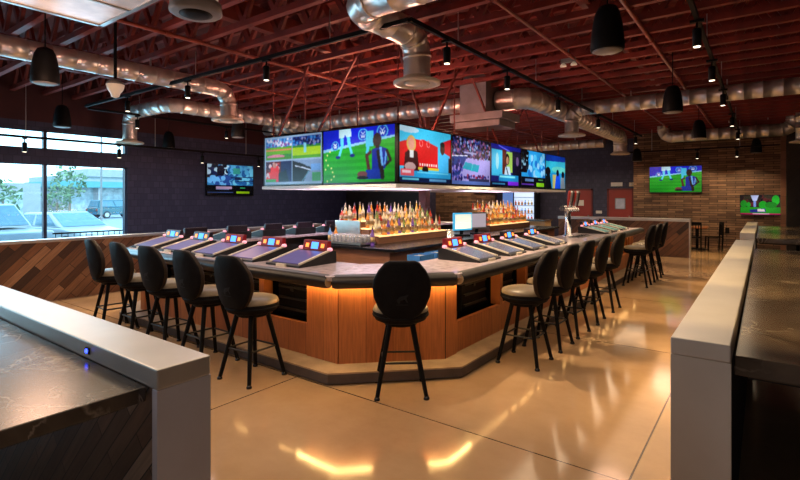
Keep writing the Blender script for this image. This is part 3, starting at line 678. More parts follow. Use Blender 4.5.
# the canopy carrying the screens
TY1 = TY + 5 * TW; TX0 = TX - 2 * TW
t = thing('screen_canopy', 'hanging black canopy frame with pale underside carrying the ring of screens', 'canopy', (TX, TY, TZ - .05))
MB().box(-2 * TW + .0, -.0, .0, 5 * TW, -.01, .02).build('underside_panel', 'canopywhite', t)
f = MB()
f.box(-2 * TW, -.075, .08, .14, .02, .97); f.box(-.14, -.08, .08, 5 * TW, .02, .97); f.box(-2 * TW, -2 * TW + .06, .08, 5 * TW, .02, .97); f.box(-2 * TW, -.08, 5 * TW - .06, 5 * TW, .02, .97)
f.build('canopy_frame', 'black', t)
e = MB()
for a in ((-2 * TW - .03, .03, -.03, .0), (-2 * TW - .03, .03, 5 * TW, 5 * TW + .03), (0, .03, 0, 5 * TW), (-2 * TW - .03, -2 * TW, 0, 5 * TW)): e.box(a[0], a[1], a[2], a[3], -.02, .035)
e.build('edge_trim', 'white', t)
for (x, y) in [(-.11, .2), (-.11, 2.0), (-.11, 3.4), (-.11, 5.0), (-.11, 6.6), (-.11, 7.9), (-.9, .11), (-1.55, .11), (-2.2, .11), (-3.1, .11)]:
    MB().tube([(x, y, .95), (x, y, 2.3)], .013, 8).build('hanger_rod', 'redsteel', t)
for a, b in (((-.11, 1.0, .95), (-.11, .2, 2.25)), ((-.11, 1.2, .95), (-.11, 2.1, 2.25)), ((-.11, 4.0, .95), (-.11, 2.7, 2.25)), ((-.11, 4.2, .95), (-.11, 5.6, 2.25)), ((-.11, 6.4, .95), (-.11, 5.2, 2.25)), ((-1.9, .11, .95), (-.9, .11, 2.25)), ((-3.0, .11, .95), (-2.1, .11, 2.25))):
    MB().bar(a, b, .035, .035).build('diagonal_brace', 'redsteel', t)
# central columns
o = MB().box(-.1, .1, -.1, .1, 0, 4.3).build('steel_post', 'redsteel', None, (-6.75, 10.1, 0)); tag(o, 'red oxide steel column rising through the screen canopy to the trusses', 'column', None, 'structure')
o.name = 'column'

# ------------------------------------------------------------------ the bar
BP = [(-8.3, 13.2), (-8.3, 4.1), (-7.46, 3.26), (-3.26, 3.26), (-2.35, 4.17), (-2.35, 13.2)]
bar = thing('bar_counter', 'large U-shaped casino bar with stone top, cherry wood front and concrete foot step', 'bar', (0, 0, 0))
band(MB(), BP, 0, .34, 0.012, .10).build('foot_step', 'stepside', bar)
band(MB(), BP, .0, .34, .10, .115).build('step_tread', 'step', bar)
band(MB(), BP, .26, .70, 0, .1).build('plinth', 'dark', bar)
band(MB(), BP, .03, .86, .965, 1.015).build('countertop', 'bartop', bar, bevel=.008)
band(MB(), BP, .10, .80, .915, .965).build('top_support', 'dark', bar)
# front panels: pieces in run-local frames
Q = offset(BP, .26)
def front_run(i, pieces, matname, z_low=.44):
    """pieces: list of (s0, s1, kind) measured along segment i from its start"""
    a = Vector((Q[i][0], Q[i][1], 0)); b = Vector((Q[i + 1][0], Q[i + 1][1], 0)); d = (b - a).normalized(); ang = math.atan2(d.y, d.x); L = (b - a).length
    for (s0, s1, kind) in pieces:
        s1 = min(s1, L)
        if kind == 'full': MB().box(s0, s1, -.012, .06, .115, .93).build('front_panel', 'barwood', bar, a, ang)
        elif kind == 'low': MB().box(s0, s1, 0, .05, .117, z_low).build('lower_panel', 'barwood', bar, a, ang)
        elif kind == 'rail': MB().box(s0, s1, .005, .045, .885, .928).build('top_rail', 'barwood', bar, a, ang)
        elif kind == 'post': MB().box(s0, s1, -.005, .12, z_low, .93).build('front_post', 'barwood', bar, a, ang)
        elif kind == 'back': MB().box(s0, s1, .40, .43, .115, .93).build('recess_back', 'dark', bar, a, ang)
        elif kind == 'machine':
            m = MB().box(s0 + .04, s1 - .04, .16, .40, z_low + .01, .84).build('machine_cabinet', 'black', bar, a, ang, bevel=.01)
            g = MB()
            for k in range(3): g.box(s0 + .07, s1 - .07, .135, .16, z_low + .06 + .12 * k, z_low + .085 + .12 * k)
            g.tube([(s0 + .3, .13, z_low + .30), (s0 + .3, .16, z_low + .30)], .03, 10)
            g.build('cabinet_bar', M['steelblack'], m)
            c = MB().box(s1 - .22, s1 - .09, .12, .16, .80, .85).build('cable_box', 'blueplastic' if int(s0 * 10) % 3 == 0 else 'grey', m)
M['steelblack'] = mat('blackened_steel', (.028, .027, .028), .4, .5, .2)
def seglen(i): return math.hypot(Q[i + 1][0] - Q[i][0], Q[i + 1][1] - Q[i][1])
# near run (segment 2): from left x=-7.46 to right x=-3.26
LTX = [-7.3, -6.52, -5.74, -4.95, -4.17]
L2 = seglen(2); x0 = Q[2][0]
pl = [(0, L2, 'low'), (0, L2, 'rail'), (0, L2, 'back')]
for k, xx in enumerate(LTX):
    s = xx - x0; pl += [(s - .34, s + .32, 'machine')]
    if k: pl += [(s - .43, s - .35, 'post')]
pl += [(LTX[-1] - x0 + .36, L2, 'full'), (0, .12, 'full')]
front_run(2, pl, 'barwood')
front_run(3, [(0, seglen(3) * .33, 'full'), (seglen(3) * .33, seglen(3) * .67, 'full'), (seglen(3) * .67, seglen(3), 'full')], 'barwood')
RTY = [5.25, 6.05, 6.85, 7.75, 10.75, 11.5, 12.25]
L4 = seglen(4); y0 = Q[4][1]
pl = [(0, L4, 'low'), (0, L4, 'rail'), (0, L4, 'back'), (0, .22, 'full'), (8.3 - y0, 10.2 - y0, 'full'), (12.75 - y0, L4, 'full')]
for yy in RTY:
    s = yy - y0; pl += [(s - .38, s + .30, 'machine'), (s + .32, s + .40, 'post')]
front_run(4, pl, 'barwood')
front_run(1, [(0, seglen(1), 'full')], 'barwood')
L0 = seglen(0); front_run(0, [(0, L0, 'low'), (0, L0, 'rail'), (0, L0, 'back')] + [(k * .8 + .3, k * .8 + .38, 'post') for k in range(11)], 'barwood')
# padded armrest: a rounded bolster swept along each run, tan end faces
AR = offset(BP, -.02); AI = offset(BP, .14)
def armrest(i, gap0, gap1):
    prof = []
    for k in range(9):
        a = -PI / 2 - .2 + (PI + .4) * k / 8; prof.append((.075 - .075 * math.cos(a - 0) if False else .07 - .085 * math.cos(a), .955 + .068 * math.sin(a)))
    a = Vector((BP[i][0], BP[i][1], 0)); b = Vector((BP[i + 1][0], BP[i + 1][1], 0)); d = (b - a).normalized(); nrm = Vector((-d.y, d.x, 0)); L = (b - a).length
    rings = []
    for s, sc in ((gap0, .8), (gap0 + .03, 1), (L - gap1 - .03, 1), (L - gap1, .8)):
        rings.append([a + d * s + nrm * (.07 + (p[0] - .07) * sc) + Vector((0, 0, .955 + (p[1] - .955) * sc)) for p in prof])
    m = MB(); n = len(prof); vs = [v for r in rings for v in r]; fs = []
    for r in range(3):
        for k in range(n - 1): fs.append((r * n + k, r * n + k + 1, (r + 1) * n + k + 1, (r + 1) * n + k))
    m.add(vs, fs, 0, True); m.add(rings[0], [list(range(n))], 1); m.add(rings[-1], [list(range(n))[::-1]], 1)
    m.build('armrest', ['leather', 'tantrim'], bar)
for i in range(5): armrest(i, .04, .04)
# warm light strip under the overhang
lo = offset(BP, .19); 
deep = offset(BP, .48)
def strip(p, q, f0, f1, m):
    a = Vector((p[0], p[1], .905)); d = Vector((q[0], q[1], .905)) - a; l = d.length
    MB().bar(a + d * (f0 / l if f0 >= 0 else 1 + f0 / l), a + d * (f1 / l if f1 > 0 else 1 + f1 / l), .016, .01).build('light_strip', m, bar)
strip(lo[3], lo[4], 0, -.0001, 'led'); strip(lo[2], lo[3], -.55, -.0001, 'led'); strip(lo[4], lo[5], 0, .45, 'led')
strip(lo[1], lo[2], .05, -.05, 'ledsoft'); strip(lo[2], lo[3], .05, -.6, 'ledsoft'); strip(lo[4], lo[5], .5, -.05, 'ledsoft')

# gaming terminals on the bar top
def terminal(label, loc, rotz, lit='bluelight', group='gaming terminals set in the bar top', topmat='redtop', scr='tscreen'):
    t = thing('gaming_terminal', label, 'gaming machine', loc, rotz, group)
    b = MB(); w = .27
    def sec(x): return [(x, -.30, 0), (x, .26, 0), (x, .26, .13), (x, .20, .14), (x, -.30, .02)]
    A = sec(-w); B = sec(w); n = 5
    b.add(A + B, [list(range(n))[::-1], list(range(n, 2 * n))] + [(i, (i + 1) % n, n + (i + 1) % n, n + i) for i in range(n)])
    b.build('terminal_body', 'steelblack', t)
    def on(y, h): return .02 + (y + .30) / .5 * .12 + h
    s = MB().hexa([(-.22, -.25, on(-.25, -.004)), (.22, -.25, on(-.25, -.004)), (.22, .13, on(.13, -.004)), (-.22, .13, on(.13, -.004))], [(-.22, -.25, on(-.25, .006)), (.22, -.25, on(-.25, .006)), (.22, .13, on(.13, .006)), (-.22, .13, on(.13, .006))])
    s.build('touch_screen', scr, t)
    for x in (-.255, .225): MB().hexa([(x, -.27, on(-.27, 0)), (x + .03, -.27, on(-.27, 0)), (x + .03, .17, on(.17, 0)), (x, .17, on(.17, 0))], [(x, -.27, on(-.27, .016)), (x + .03, -.27, on(-.27, .016)), (x + .03, .17, on(.17, .016)), (x, .17, on(.17, .016))]).build('screen_border', 'cream', t)
    
    p = MB().box(-.07, .07, -.325, -.30, .0, .03).build('button_deck', 'cream', t)
    tp = MB().hexa([(-.20, .17, .13), (.20, .17, .13), (.20, .25, .13), (-.20, .25, .13)], [(-.20, .20, .245), (.20, .20, .245), (.20, .25, .245), (-.20, .25, .245)]).build('topper', topmat, t, bevel=.008)
    def face(z): return .17 + (z - .13) / .115 * .03 - .004
    def plate(x0, x1, z0, z1, name, m):
        MB().hexa([(x0, face(z0), z0), (x1, face(z0), z0), (x1, face(z0) + .01, z0), (x0, face(z0) + .01, z0)], [(x0, face(z1), z1), (x1, face(z1), z1), (x1, face(z1) + .01, z1), (x0, face(z1) + .01, z1)]).build(name, m, tp)
    plate(-.055, .055, .15, .225, 'topper_display', lit); plate(-.15, -.10, .165, .21, 'topper_lamp', 'orangelight'); plate(.10, .15, .165, .21, 'topper_lamp', 'orangelight')
    for x in (-.235, .235): MB().lathe([(.03, 0), (.032, .02), (.024, .035), (.0, .04)], 10).build('service_button', 'pinklight', t, (x, .19, .135))
    return t
M['tscreen'] = mat('violet_glass_screen', (.035, .03, .08), .3, 0, .3, 10, 0, .3, 0, (.26, .20, .62), .30)
M['tscreen_grey'] = mat('grey_glass_screen', (.09, .085, .10), .18, 0, .3, 10, 0, .6, 0, (.4, .38, .5), .22)
M['tscreen_teal'] = mat('teal_glass_screen', (.03, .14, .12), .18, 0, .3, 10, 0, .6, 0, (.05, .42, .34), .3)  # teal reflection put into the screen's colour and glow
M['blacktop'] = mat('black_lit_topper', (.02, .012, .02), .3, 0, .2)
ZT = 1.015
nl = ['leftmost terminal on the near bar run, dark topper', 'second terminal from the left on the near bar run', 'middle terminal on the near bar run, red topper', 'fourth terminal from the left on the near bar run', 'terminal with bright red topper nearest the left side of chamfered corner']
for k, xx in enumerate(LTX):
    terminal(nl[k], (xx, 3.78, ZT), 0, 'bluelight', 'gaming terminals on the near bar run', 'redtop' if k >= 2 else 'blacktop')
nr = ['terminal with red topper nearest the right side of chamfered corner', 'second terminal from the corner on the right bar run', 'third terminal from the corner on the right bar run', 'fourth terminal from the corner on the right bar run, below beer tower', 'first teal terminal beyond the beer tower', 'second teal terminal beyond the beer tower', 'farthest teal terminal on the right bar run']
for k, yy in enumerate(RTY):
    terminal(nr[k], (-2.87, yy, ZT), PI / 2, 'bluelight', 'gaming terminals on the right bar run', 'redtop' if k < 2 else 'blacktop', 'tscreen_grey' if k < 4 else 'tscreen_teal')
nf = ['first', 'second', 'third', 'fourth', 'fifth', 'sixth']
for k in range(6):
    terminal('%s terminal seen from behind on the far left bar run' % nf[k], (-7.78, 4.5 + .8 * k, ZT), -PI / 2, 'bluelight', 'gaming terminals on the far left bar run', 'blacktop')

# ------------------------------------------------------------------ back bar with bottles
bb = thing('back_bar_cabinet', 'brown wooden back bar cabinet with dark counter in the middle of the bar', 'cabinet', (0, 0, 0))
MB().box(-6.55, -4.85, 6.25, 14.0, .06, .88).build('cabinet_body', 'cabinet', bb)
MB().box(-6.5, -4.9, 6.3, 14.0, 0, .06).build('kick_plate', 'dark', bb)
MB().box(-6.6, -4.72, 6.18, 14.05, .88, .93).build('counter_slab', 'blackgloss', bb, bevel=.006)
for k in range(6): MB().box(-4.85, -4.83, 6.9 + k * 1.1, 7.9 + k * 1.1, .15, .80).build('cabinet_door', 'dark', bb)
# second low shelf along the inside of the right run, with blue glass racks
sh = thing('under_bar_shelf', 'open brown shelf unit behind the chamfered bar corner', 'shelf', (-4.45, 6.1, 0))
MB().box(-.15, .15, -.2, 3.2, .70, .73).build('shelf_board', 'cabinet', sh)
MB().box(-.15, .15, -.2, 3.2, .45, .48).build('shelf_board', 'cabinet', sh); MB().box(-.15, .15, -.2, -.17, 0, .73).build('side_panel', 'cabinet', sh); MB().box(-.15, .15, 3.17, 3.2, 0, .73).build('side_panel', 'cabinet', sh); MB().box(-.15, .15, 1.4, 1.43, 0, .73).build('side_panel', 'cabinet', sh)
for i, (yy, l) in enumerate(((6.55, 'blue glass rack nearest the corner on the under bar shelf'), (7.05, 'blue glass rack in the middle of the under bar shelf'), (7.9, 'blue glass rack farthest along the under bar shelf'))):
    r = thing('glass_rack', l, 'rack', (-4.45, yy, .73), 0, 'blue glass racks')
    m = MB(); m.box(-.13, .13, -.2, .2, 0, .015)
    for a in ((-.13, -.12, -.2, .2), (.12, .13, -.2, .2), (-.13, .13, -.2, -.19), (-.13, .13, .19, .2)): m.box(a[0], a[1], a[2], a[3], 0, .11)
    m.build('rack_frame', 'blueplastic', r); g = MB()
    for k in range(1, 4): g.box(-.12, .12, -.2 + .1 * k - .004, -.2 + .1 * k + .004, .015, .09)
    g.build('rack_divider', 'white', r)

BOT = []
def bottle_proto(name, prof, mats, mis):
    m = MB().lathe(prof, 10, mis=mis); o = m.build('liquor_bottle', mats); COL.objects.unlink(o); return o
P_tall = [(.036, 0), (.038, .01), (.038, .06), (.0385, .06), (.0385, .15), (.038, .15), (.038, .19), (.016, .235), (.014, .285), (.016, .285), (.016, .30), (.006, .305), (.005, .345)]
mi_t = [0, 0, 0, 1, 1, 0, 0, 0, 0, 2, 2, 2]
P_squat = [(.05, 0), (.052, .01), (.052, .05), (.0525, .05), (.0525, .12), (.052, .12), (.05, .15), (.018, .185), (.015, .225), (.02, .225), (.02, .255), (.006, .26), (.005, .29)]
P_slim = [(.03, 0), (.031, .01), (.031, .05), (.0315, .05), (.0315, .13), (.031, .13), (.028, .20), (.013, .25), (.012, .305), (.015, .305), (.015, .32), (.006, .325), (.005, .36)]
PROTO = {}
for nm, prof in (('tall', P_tall), ('squat', P_squat), ('slim', P_slim)):
    for c in ('amber', 'red', 'clear', 'green', 'blue', 'purple', 'gold'):
        cap = 'capgold' if c in ('clear', 'gold', 'amber') else 'capdark'
        PROTO[nm, c] = bottle_proto(nm, prof, ['b_' + c, 'paperlabel', cap], mi_t)
CN = {'amber': 'amber', 'red': 'red', 'clear': 'clear', 'green': 'green', 'blue': 'blue', 'purple': 'purple', 'gold': 'golden'}
SN = {'tall': 'tall round-shouldered', 'squat': 'squat wide', 'slim': 'slim long-necked'}
def put_bottle(shape, c, x, y, z, where, grp):
    o = PROTO[shape, c].copy(); COL.objects.link(o); o.location = (x, y, z); o.rotation_euler.z = random.uniform(0, 6)
    s = random.uniform(.9, 1.06); o.scale = (s, s, s)
    tag(o, '%s bottle of %s liquor on the %s' % (SN[shape], CN[c], where), 'bottle', grp); return o
TIERS = ((-5.60, 1.07, 'lowest'), (-5.80, 1.20, 'middle'), (-6.00, 1.33, 'top'))
def display(y0, y1, label, where, pal, ex=0):
    t = thing('bottle_display', label, 'bottle display', (-5.9, y0, .93))
    L = y1 - y0
    for (x, z, nm) in TIERS:
        MB().box(x + 5.9 - .10, x + 5.9 + .10, 0, L, 0, z - .93 - .02).build('tier', 'cabinet_y', t)
        MB().box(x + 5.9 - .10, x + 5.9 + .10, .0, L, z - .93 - .02, z - .93).build('lit_tread', 'ledshelf', t)
    MB().box(-.22, -.20, 0, L, 0, .80 - .05).build('back_board', M['glowback'], t) if False else None
    MB().box(-.62, .42, -.03, 0, 0, .14).build('end_panel', 'cabinet', t)
    MB().box(-.62, -.0, -.03, 0, .14, .40).build('end_panel', 'steel', t)
    MB().box(-.62, -.2, 0, L, .0, .378).build('rear_box', 'steel', t)
    MB().box(.42, .435, -.03, L, .0, .12).build('front_fascia', 'cabinet_y', t)
    for (x, z, nm) in TIERS:
        yy = y0 + .07
        while yy < y1 - .05:
            put_bottle(random.choice(('tall', 'tall', 'slim', 'squat')), random.choice(pal), x + random.uniform(-.025, .025), yy, z, '%s tier of the %s' % (nm, where), 'bottles on the %s' % where)
            yy += random.uniform(.105, .14)
    return t
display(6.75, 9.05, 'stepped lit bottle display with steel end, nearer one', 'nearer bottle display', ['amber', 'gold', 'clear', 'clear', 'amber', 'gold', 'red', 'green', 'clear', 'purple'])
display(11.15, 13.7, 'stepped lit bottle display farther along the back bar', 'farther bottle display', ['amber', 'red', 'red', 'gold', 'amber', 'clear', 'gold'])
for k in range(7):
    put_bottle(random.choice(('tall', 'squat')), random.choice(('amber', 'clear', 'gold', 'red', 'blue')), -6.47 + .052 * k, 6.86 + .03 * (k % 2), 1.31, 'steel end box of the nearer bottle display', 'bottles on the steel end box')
# glasses on the counter at the near end
GL = MB()
for r0, r1, z0, z1 in ((.032, .036, .0, .13),):
    GL.lathe([(.030, 0), (.033, .012), (.040, .13), (.043, .155), (.041, .155), (.037, .13), (.030, .014)], 12)
go = GL.build('drinking_glass', 'drinkglass'); COL.objects.unlink(go)
tr_ = thing('glass_tray', 'dark tray of upturned clear glasses on the near end of the back bar', 'tray', (-5.72, 6.45, .93))
MB().box(-.52, .25, -.2, .2, 0, .02).build('tray_base', 'black', tr_); m = MB()
for a in ((-.52, .25, -.2, -.19), (-.52, .25, .19, .2), (-.52, -.51, -.2, .2), (.24, .25, -.2, .2)): m.box(a[0], a[1], a[2], a[3], .02, .05)
m.build('tray_rim', 'steel', tr_)
for i in range(8):
    for j in range(3):
        o = go.copy(); COL.objects.link(o); o.location = (-6.19 + i * .093, 6.32 + j * .12, .95); tag(o, 'clear drinking glass standing on the dark tray of the back bar, %s row' % ('front', 'middle', 'rear')[j], 'glass', 'clear glasses on the dark tray')
for i, (x, y, c, l) in enumerate(((-6.29, 6.5, 'amber', 'amber bottle standing just left of the glass tray'), (-6.30, 6.36, 'blue', 'blue bottle standing just left of the glass tray'), (-5.42, 6.5, 'purple', 'dark purple bottle standing just right of the glass tray'))):
    o = PROTO['tall', c].copy(); COL.objects.link(o); o.location = (x, y, .93); tag(o, l, 'bottle', 'bottles beside the glass tray')
# point of sale screens
def pos(label, loc, rotz, framemat, scr):
    t = thing('sales_terminal', label, 'till screen', loc, rotz)
    MB().box(-.14, .14, -.1, .12, 0, .03).build('base', 'black', t, bevel=.008); MB().bar((0, .04, .03), (0, .02, .22), .06, .05).build('stand', 'black', t)
    f = MB(); f.box(-.27, .27, -.02, .03, .12, .50); o = f.build('screen_frame', framemat, t, bevel=.01); MB().box(-.235, .235, -.027, -.018, .155, .465).build('till_display', scr, t)
M['posblue'] = emis('blue_monitor_frame', (.05, .42, .75), .7); M['poswhite'] = emis('pale_till_page', (.72, .80, .66), 1.0); M['posgrey'] = emis('grey_till_page', (.50, .46, .56), .55)
pos('till screen with bright blue frame between the bottle displays', (-5.25, 9.35, .93), PI / 2 - .3, 'posblue', 'poswhite')
pos('grey till screen between the bottle displays, beside the blue one', (-5.25, 10.05, .93), PI / 2 - .3, 'grey', 'posgrey')
M['tap0'] = mat('red_tap_handle', (.45, .04, .03), .35); M['tap1'] = mat('silver_tap_handle', (.55, .53, .52), .3, .6); M['tap2'] = mat('dark_tap_handle', (.05, .03, .03), .35)
# beer tower
t = thing('beer_tower', 'chrome beer tap tower with row of handles on the bar top', 'beer tower', (-3.03, 9.5, ZT))
MB().lathe([(.11, 0), (.11, .015), (.06, .03), (.055, .50), (.06, .51)], 18).build('tower_column', 'chrome', t)
MB().tube([(0, -.34, .54), (0, .34, .54)], .055, 14).build('tap_manifold', 'chrome', t)
for k in range(6):
    y = -.29 + .116 * k
    fz = MB(); fz.tube([(.04, y, .54), (.11, y, .53), (.12, y, .47)], .014, 8); tp = fz.build('faucet', 'chrome', t)
    MB().lathe([(.010, 0), (.014, .03), (.026, .12), (.030, .26), (.022, .30), (.0, .305)], 10).build('tap_handle', M['tap%d' % (k % 3)] if 'tap0' in M else 'white', tp, (.09, y, .57)).rotation_euler = (0, .12, 0)
t = thing('drip_tray', 'steel drip tray on the bar top below the beer tower', 'tray', (-2.8, 9.5, ZT)); MB().box(-.09, .09, -.38, .38, 0, .015).build('tray_body', 'steel', t); m = MB()
for k in range(9): m.box(-.08, .08, -.35 + .085 * k, -.34 + .085 * k, .015, .02)
m.build('tray_grate', 'steelblack', t)
# lit cooler behind the taps
cx = -8.62
t = thing('beverage_cooler', 'tall lit drinks cooler with white and orange shelves behind the bar', 'cooler', (cx, 20.9, 0))
m = MB(); m.box(-.55, .55, .05, .55, 0, 2.25); m.box(-.55, .55, -.02, .05, 0, .75); m.box(-.55, -.47, -.02, .05, .75, 2.25); m.box(.47, .55, -.02, .05, .75, 2.25); m.box(-.55, .55, -.02, .05, 2.15, 2.25); m.build('cooler_body', 'blackgloss', t)
MB().box(-.47, .47, .03, .049, .75, 2.15).build('lit_interior', M['coolwhite'] if 'coolwhite' in M else emis('cool_white_interior', (.55, .72, 1.), 1.0), t)
for k in range(3): MB().box(-.47, .47, -.015, .03, 1.05 + .36 * k, 1.07 + .36 * k).build('shelf', 'steel', t)
for k in range(3):
    for j in range(6):
        c = random.choice(('amber', 'blue', 'red', 'clear')); o = PROTO['squat', c].copy(); COL.objects.link(o); o.location = (cx - .38 + .15 * j, 20.885, 1.07 + .36 * (k - 1) if k else .75); o.scale = (.9, .3, .9); tag(o, 'small %s bottle on a shelf of the lit drinks cooler' % CN[c], 'bottle', 'bottles in the lit drinks cooler')
tag(MB().box(-.22, .22, -.15, .15, 0, 2.6).build('column', M['bluelitpost'] if 'bluelitpost' in M else emis('blue_lit_post', (.10, .22, .62), .55), None, (-9.35, 20.9, 0)), 'blue lit square post left of the drinks cooler', 'column', None, 'structure')
# white menu board lamp behind
# low lit counter behind beer tower
t = thing('service_counter', 'cream lit service counter against the back wall behind the beer tower', 'counter', (-7.6, 18.6, 0))
MB().box(-1.1, .9, -.35, .35, 0, .86).build('counter_body', M['creamlit'] if 'creamlit' in M else mat('cream_front', (.62, .45, .24), .5, 0, .1), t); MB().box(-1.15, .95, -.4, .4, .86, .92).build('counter_top', 'stone', t, bevel=.005)

# ------------------------------------------------------------------ stools
def make_stool():
    t = thing('bar_stool', 'x', 'bar stool')
    prof = [(.0, .645), (.20, .645), (.235, .662), (.252, .70), (.256, .74), (.238, .775), (.17, .796), (.0, .80)]
    m = MB().lathe(prof[1:-1] + [(.02, .80)], 24, mis=[1, 1, 1, 0, 0, 0]); s = m.build('seat', ['vinyltan', 'vinyl'], t)
    p = MB().lathe([(.22, .675), (.255, .69), (.260, .70), (.255, .71)], 24).build('seat_piping', 'vinyl', s)
    MB().lathe([(.10, .60), (.15, .61), (.16, .65)], 18).build('swivel_plate', 'black', t)
    # back
    out = [(.09, .700), (.155, .735), (.205, .80), (.243, .89), (.254, .97), (.245, 1.05), (.205, 1.13), (.150, 1.197), (.110, 1.215)]
    loop = [(x, z) for x, z in out] + [(-x, z) for x, z in out[::-1]]
    cz = .97
    def yoff(z, x): return -.225 - (z - .72) * .16 + .8 * x * x
    levels = [(-.036, .90), (-.030, .965), (-.016, 1.0), (.016, 1.0), (.034, .965), (.044, .88)]
    m = MB(); rings = []
    for (dy, sc) in levels:
        rings.append([(x * sc, yoff(cz + (z - cz) * sc, x * sc) + dy, cz + (z - cz) * sc) for x, z in loop])
    n = len(loop); vs = [v for r in rings for v in r]
    o = len(m.v)
    for i in range(len(levels) - 1):
        for k in range(n):
            m.add([rings[i][k], rings[i][(k + 1) % n], rings[i + 1][(k + 1) % n], rings[i + 1][k]], [(0, 1, 2, 3)], 0 if i < 2 else 1, True)
    for rg, sgn, mi in ((rings[0], 1, 0), (rings[-1], -1, 1)):
        sgl = [(x * .5, yoff(cz + (z - cz) * .5, x * .5) + (levels[0][0] - .004 if sgn == 1 else levels[-1][0] + .006), cz + (z - cz) * .5) for x, z in [(p[0], p[2]) for p in rg]]
        for k in range(n): m.add([rg[k], rg[(k + 1) % n], sgl[(k + 1) % n], sgl[k]], [(0, 1, 2, 3)] if sgn == -1 else [(3, 2, 1, 0)], mi, True)
        c = (0, yoff(cz, 0) + (levels[0][0] - .006 if sgn == 1 else levels[-1][0] + .008), cz)
        for k in range(n): m.add([sgl[k], sgl[(k + 1) % n], c], [(0, 1, 2)] if sgn == -1 else [(2, 1, 0)], mi, True)
    b = m.build('backrest', ['vinyl', 'vinylrim'], t)
    import bmesh
    bm = bmesh.new(); bm.from_mesh(b.data); bmesh.ops.remove_doubles(bm, verts=bm.verts, dist=1e-5); bmesh.ops.recalc_face_normals(bm, faces=bm.faces); bm.to_mesh(b.data); bm.free()
    # small pale emblem on the rear: a leaping animal-like mark
    e = MB(); zz = .90
    def ep(pts):
        vs = [(x, yoff(z, x) - .0465 - .002, z) for x, z in pts]; e.add(vs, [list(range(len(pts)))], 0)
    for pts in ([(-.05, zz - .02), (-.02, zz - .03), (.035, zz - .005), (.055, zz + .03), (.02, zz + .02), (-.02, zz + .012)], [(-.05, zz - .02), (-.035, zz - .05), (-.02, zz - .05), (-.02, zz - .03)], [(.02, zz - .012), (.04, zz - .045), (.05, zz - .04), (.035, zz - .005)], [(-.055, zz - .065), (.055, zz - .065), (.05, zz - .058), (-.05, zz - .058)]):
        ep(pts)
    e.build('back_emblem', M['emblem'], b)
    # frame
    for sx in (-1, 1): MB().tube([(sx * .09, -.10, .63), (sx * .10, -.185, .66), (sx * .10, -.235, .76)], .014, 8).build('back_bracket', 'black', t)
    for sx in (-1, 1):
        for sy in (-1, 1):
            l = MB().tube([(sx * .10, sy * .10, .63), (sx * .215, sy * .215, .015)], [.024, .019], 10).build('leg', 'black', t)
            MB().lathe([(.026, 0), (.026, .012), (.017, .03)], 10).build('foot_glide', 'blackgloss', l, (sx * .215, sy * .215, 0))
    z = .30; q = .10 + (.63 - z) / .615 * .115
    m = MB()
    for a, bb_ in (((-q, q), (q, q)), ((q, q), (q, -q)), ((q, -q), (-q, -q)), ((-q, -q), (-q, q))): m.tube([(a[0], a[1], z), (bb_[0], bb_[1], z)], .010, 8)
    m.build('footrest', 'steelblack', t)
    return t
M['emblem'] = mat('pale_stitched_emblem', (.018, .019, .023), .6, 0, .1, 8, 0, .1)
stool = make_stool(); kids(stool); used = False
def put_stool(x, y, rz, label, group):
    global used
    o = stool if not used else copy_tree(stool); used = True
    o.location = (x, y, 0); o.rotation_euler.z = rz; tag(o, label, 'bar stool', group)
put_stool(-2.655, 3.585, PI / 4 - .10, 'black backed bar stool standing alone at the chamfered bar corner', 'bar stools around the bar')
ll = ['nearest bar stool of the left row, beside the chamfered corner', 'second nearest bar stool of the left row', 'middle bar stool of the left row', 'fourth bar stool of the left row counted from the corner', 'farthest bar stool of the left row, before the wooden half wall']
for k, x in enumerate((-4.02, -4.78, -5.53, -6.25, -6.98)):
    put_stool(x, 2.99, (.05, -.03, .02, -.06, -.12)[k], ll[k], 'bar stools of the left row')
rl = ['nearest bar stool of the right row, beside the chamfered corner', 'second nearest bar stool of the right row', 'middle bar stool of the right row', 'fourth bar stool of the right row counted from the corner', 'fifth bar stool of the right row, before the plain panel']
for k, y in enumerate((5.02, 5.74, 6.42, 7.24, 8.15)):
    put_stool(-2.06, y, PI / 2 + (.02, .0, -.03, .05, 0)[k], rl[k], 'bar stools of the right row')
fl = ['nearest bar stool of the far trio beyond the beer tower', 'middle bar stool of the far trio beyond the beer tower', 'farthest bar stool of the far trio beyond the beer tower']
for k, y in enumerate((10.72, 11.5, 12.26)):
    put_stool(-2.04, y, PI / 2 + .03 * k, fl[k], 'bar stools of the far trio')

# ------------------------------------------------------------------ half walls and stone tables
def half_wall(label, x0, x1, y0, y1, ht, clad, ends=(), capmat='cap', cap=.06, clad_in=.018, endmat=None):
    """a timber-clad half wall with a metal cap; ends: which ends carry a metal waterfall panel"""
    t = thing('half_wall', label, 'half wall', (0, 0, 0), 0, None, 'structure')
    c = clad_in
    MB().box(x0 + c, x1 - c, y0 + c, y1 - c, 0, ht - cap).build('board_cladding', clad, t)
    MB().box(x0, x1, y0, y1, ht - cap, ht).build('metal_cap', capmat, t, bevel=.006)
    for e in ends:
        b = {'x1': (x1 - .035, x1, y0, y1), 'x0': (x0, x0 + .035, y0, y1), 'y0': (x0, x1, y0, y0 + .035), 'y1': (x0, x1, y1 - .035, y1)}[e]
        MB().box(b[0], b[1], b[2], b[3], 0, ht - cap).build('end_panel', endmat or capmat, t, bevel=.001)
    return t
hw = half_wall('metal capped half wall in the left foreground', -7.2, -1.725, .88, 1.09, 1.14, 'herring_dark', ('x1',), 'cap', .075, .018, 'capend')
MB().lathe([(.010, 0), (.010, .006), (.006, .010)], 10).build('power_light', 'bluedot', hw, (-2.30, .878, 1.103)).rotation_euler = (PI / 2, 0, 0)
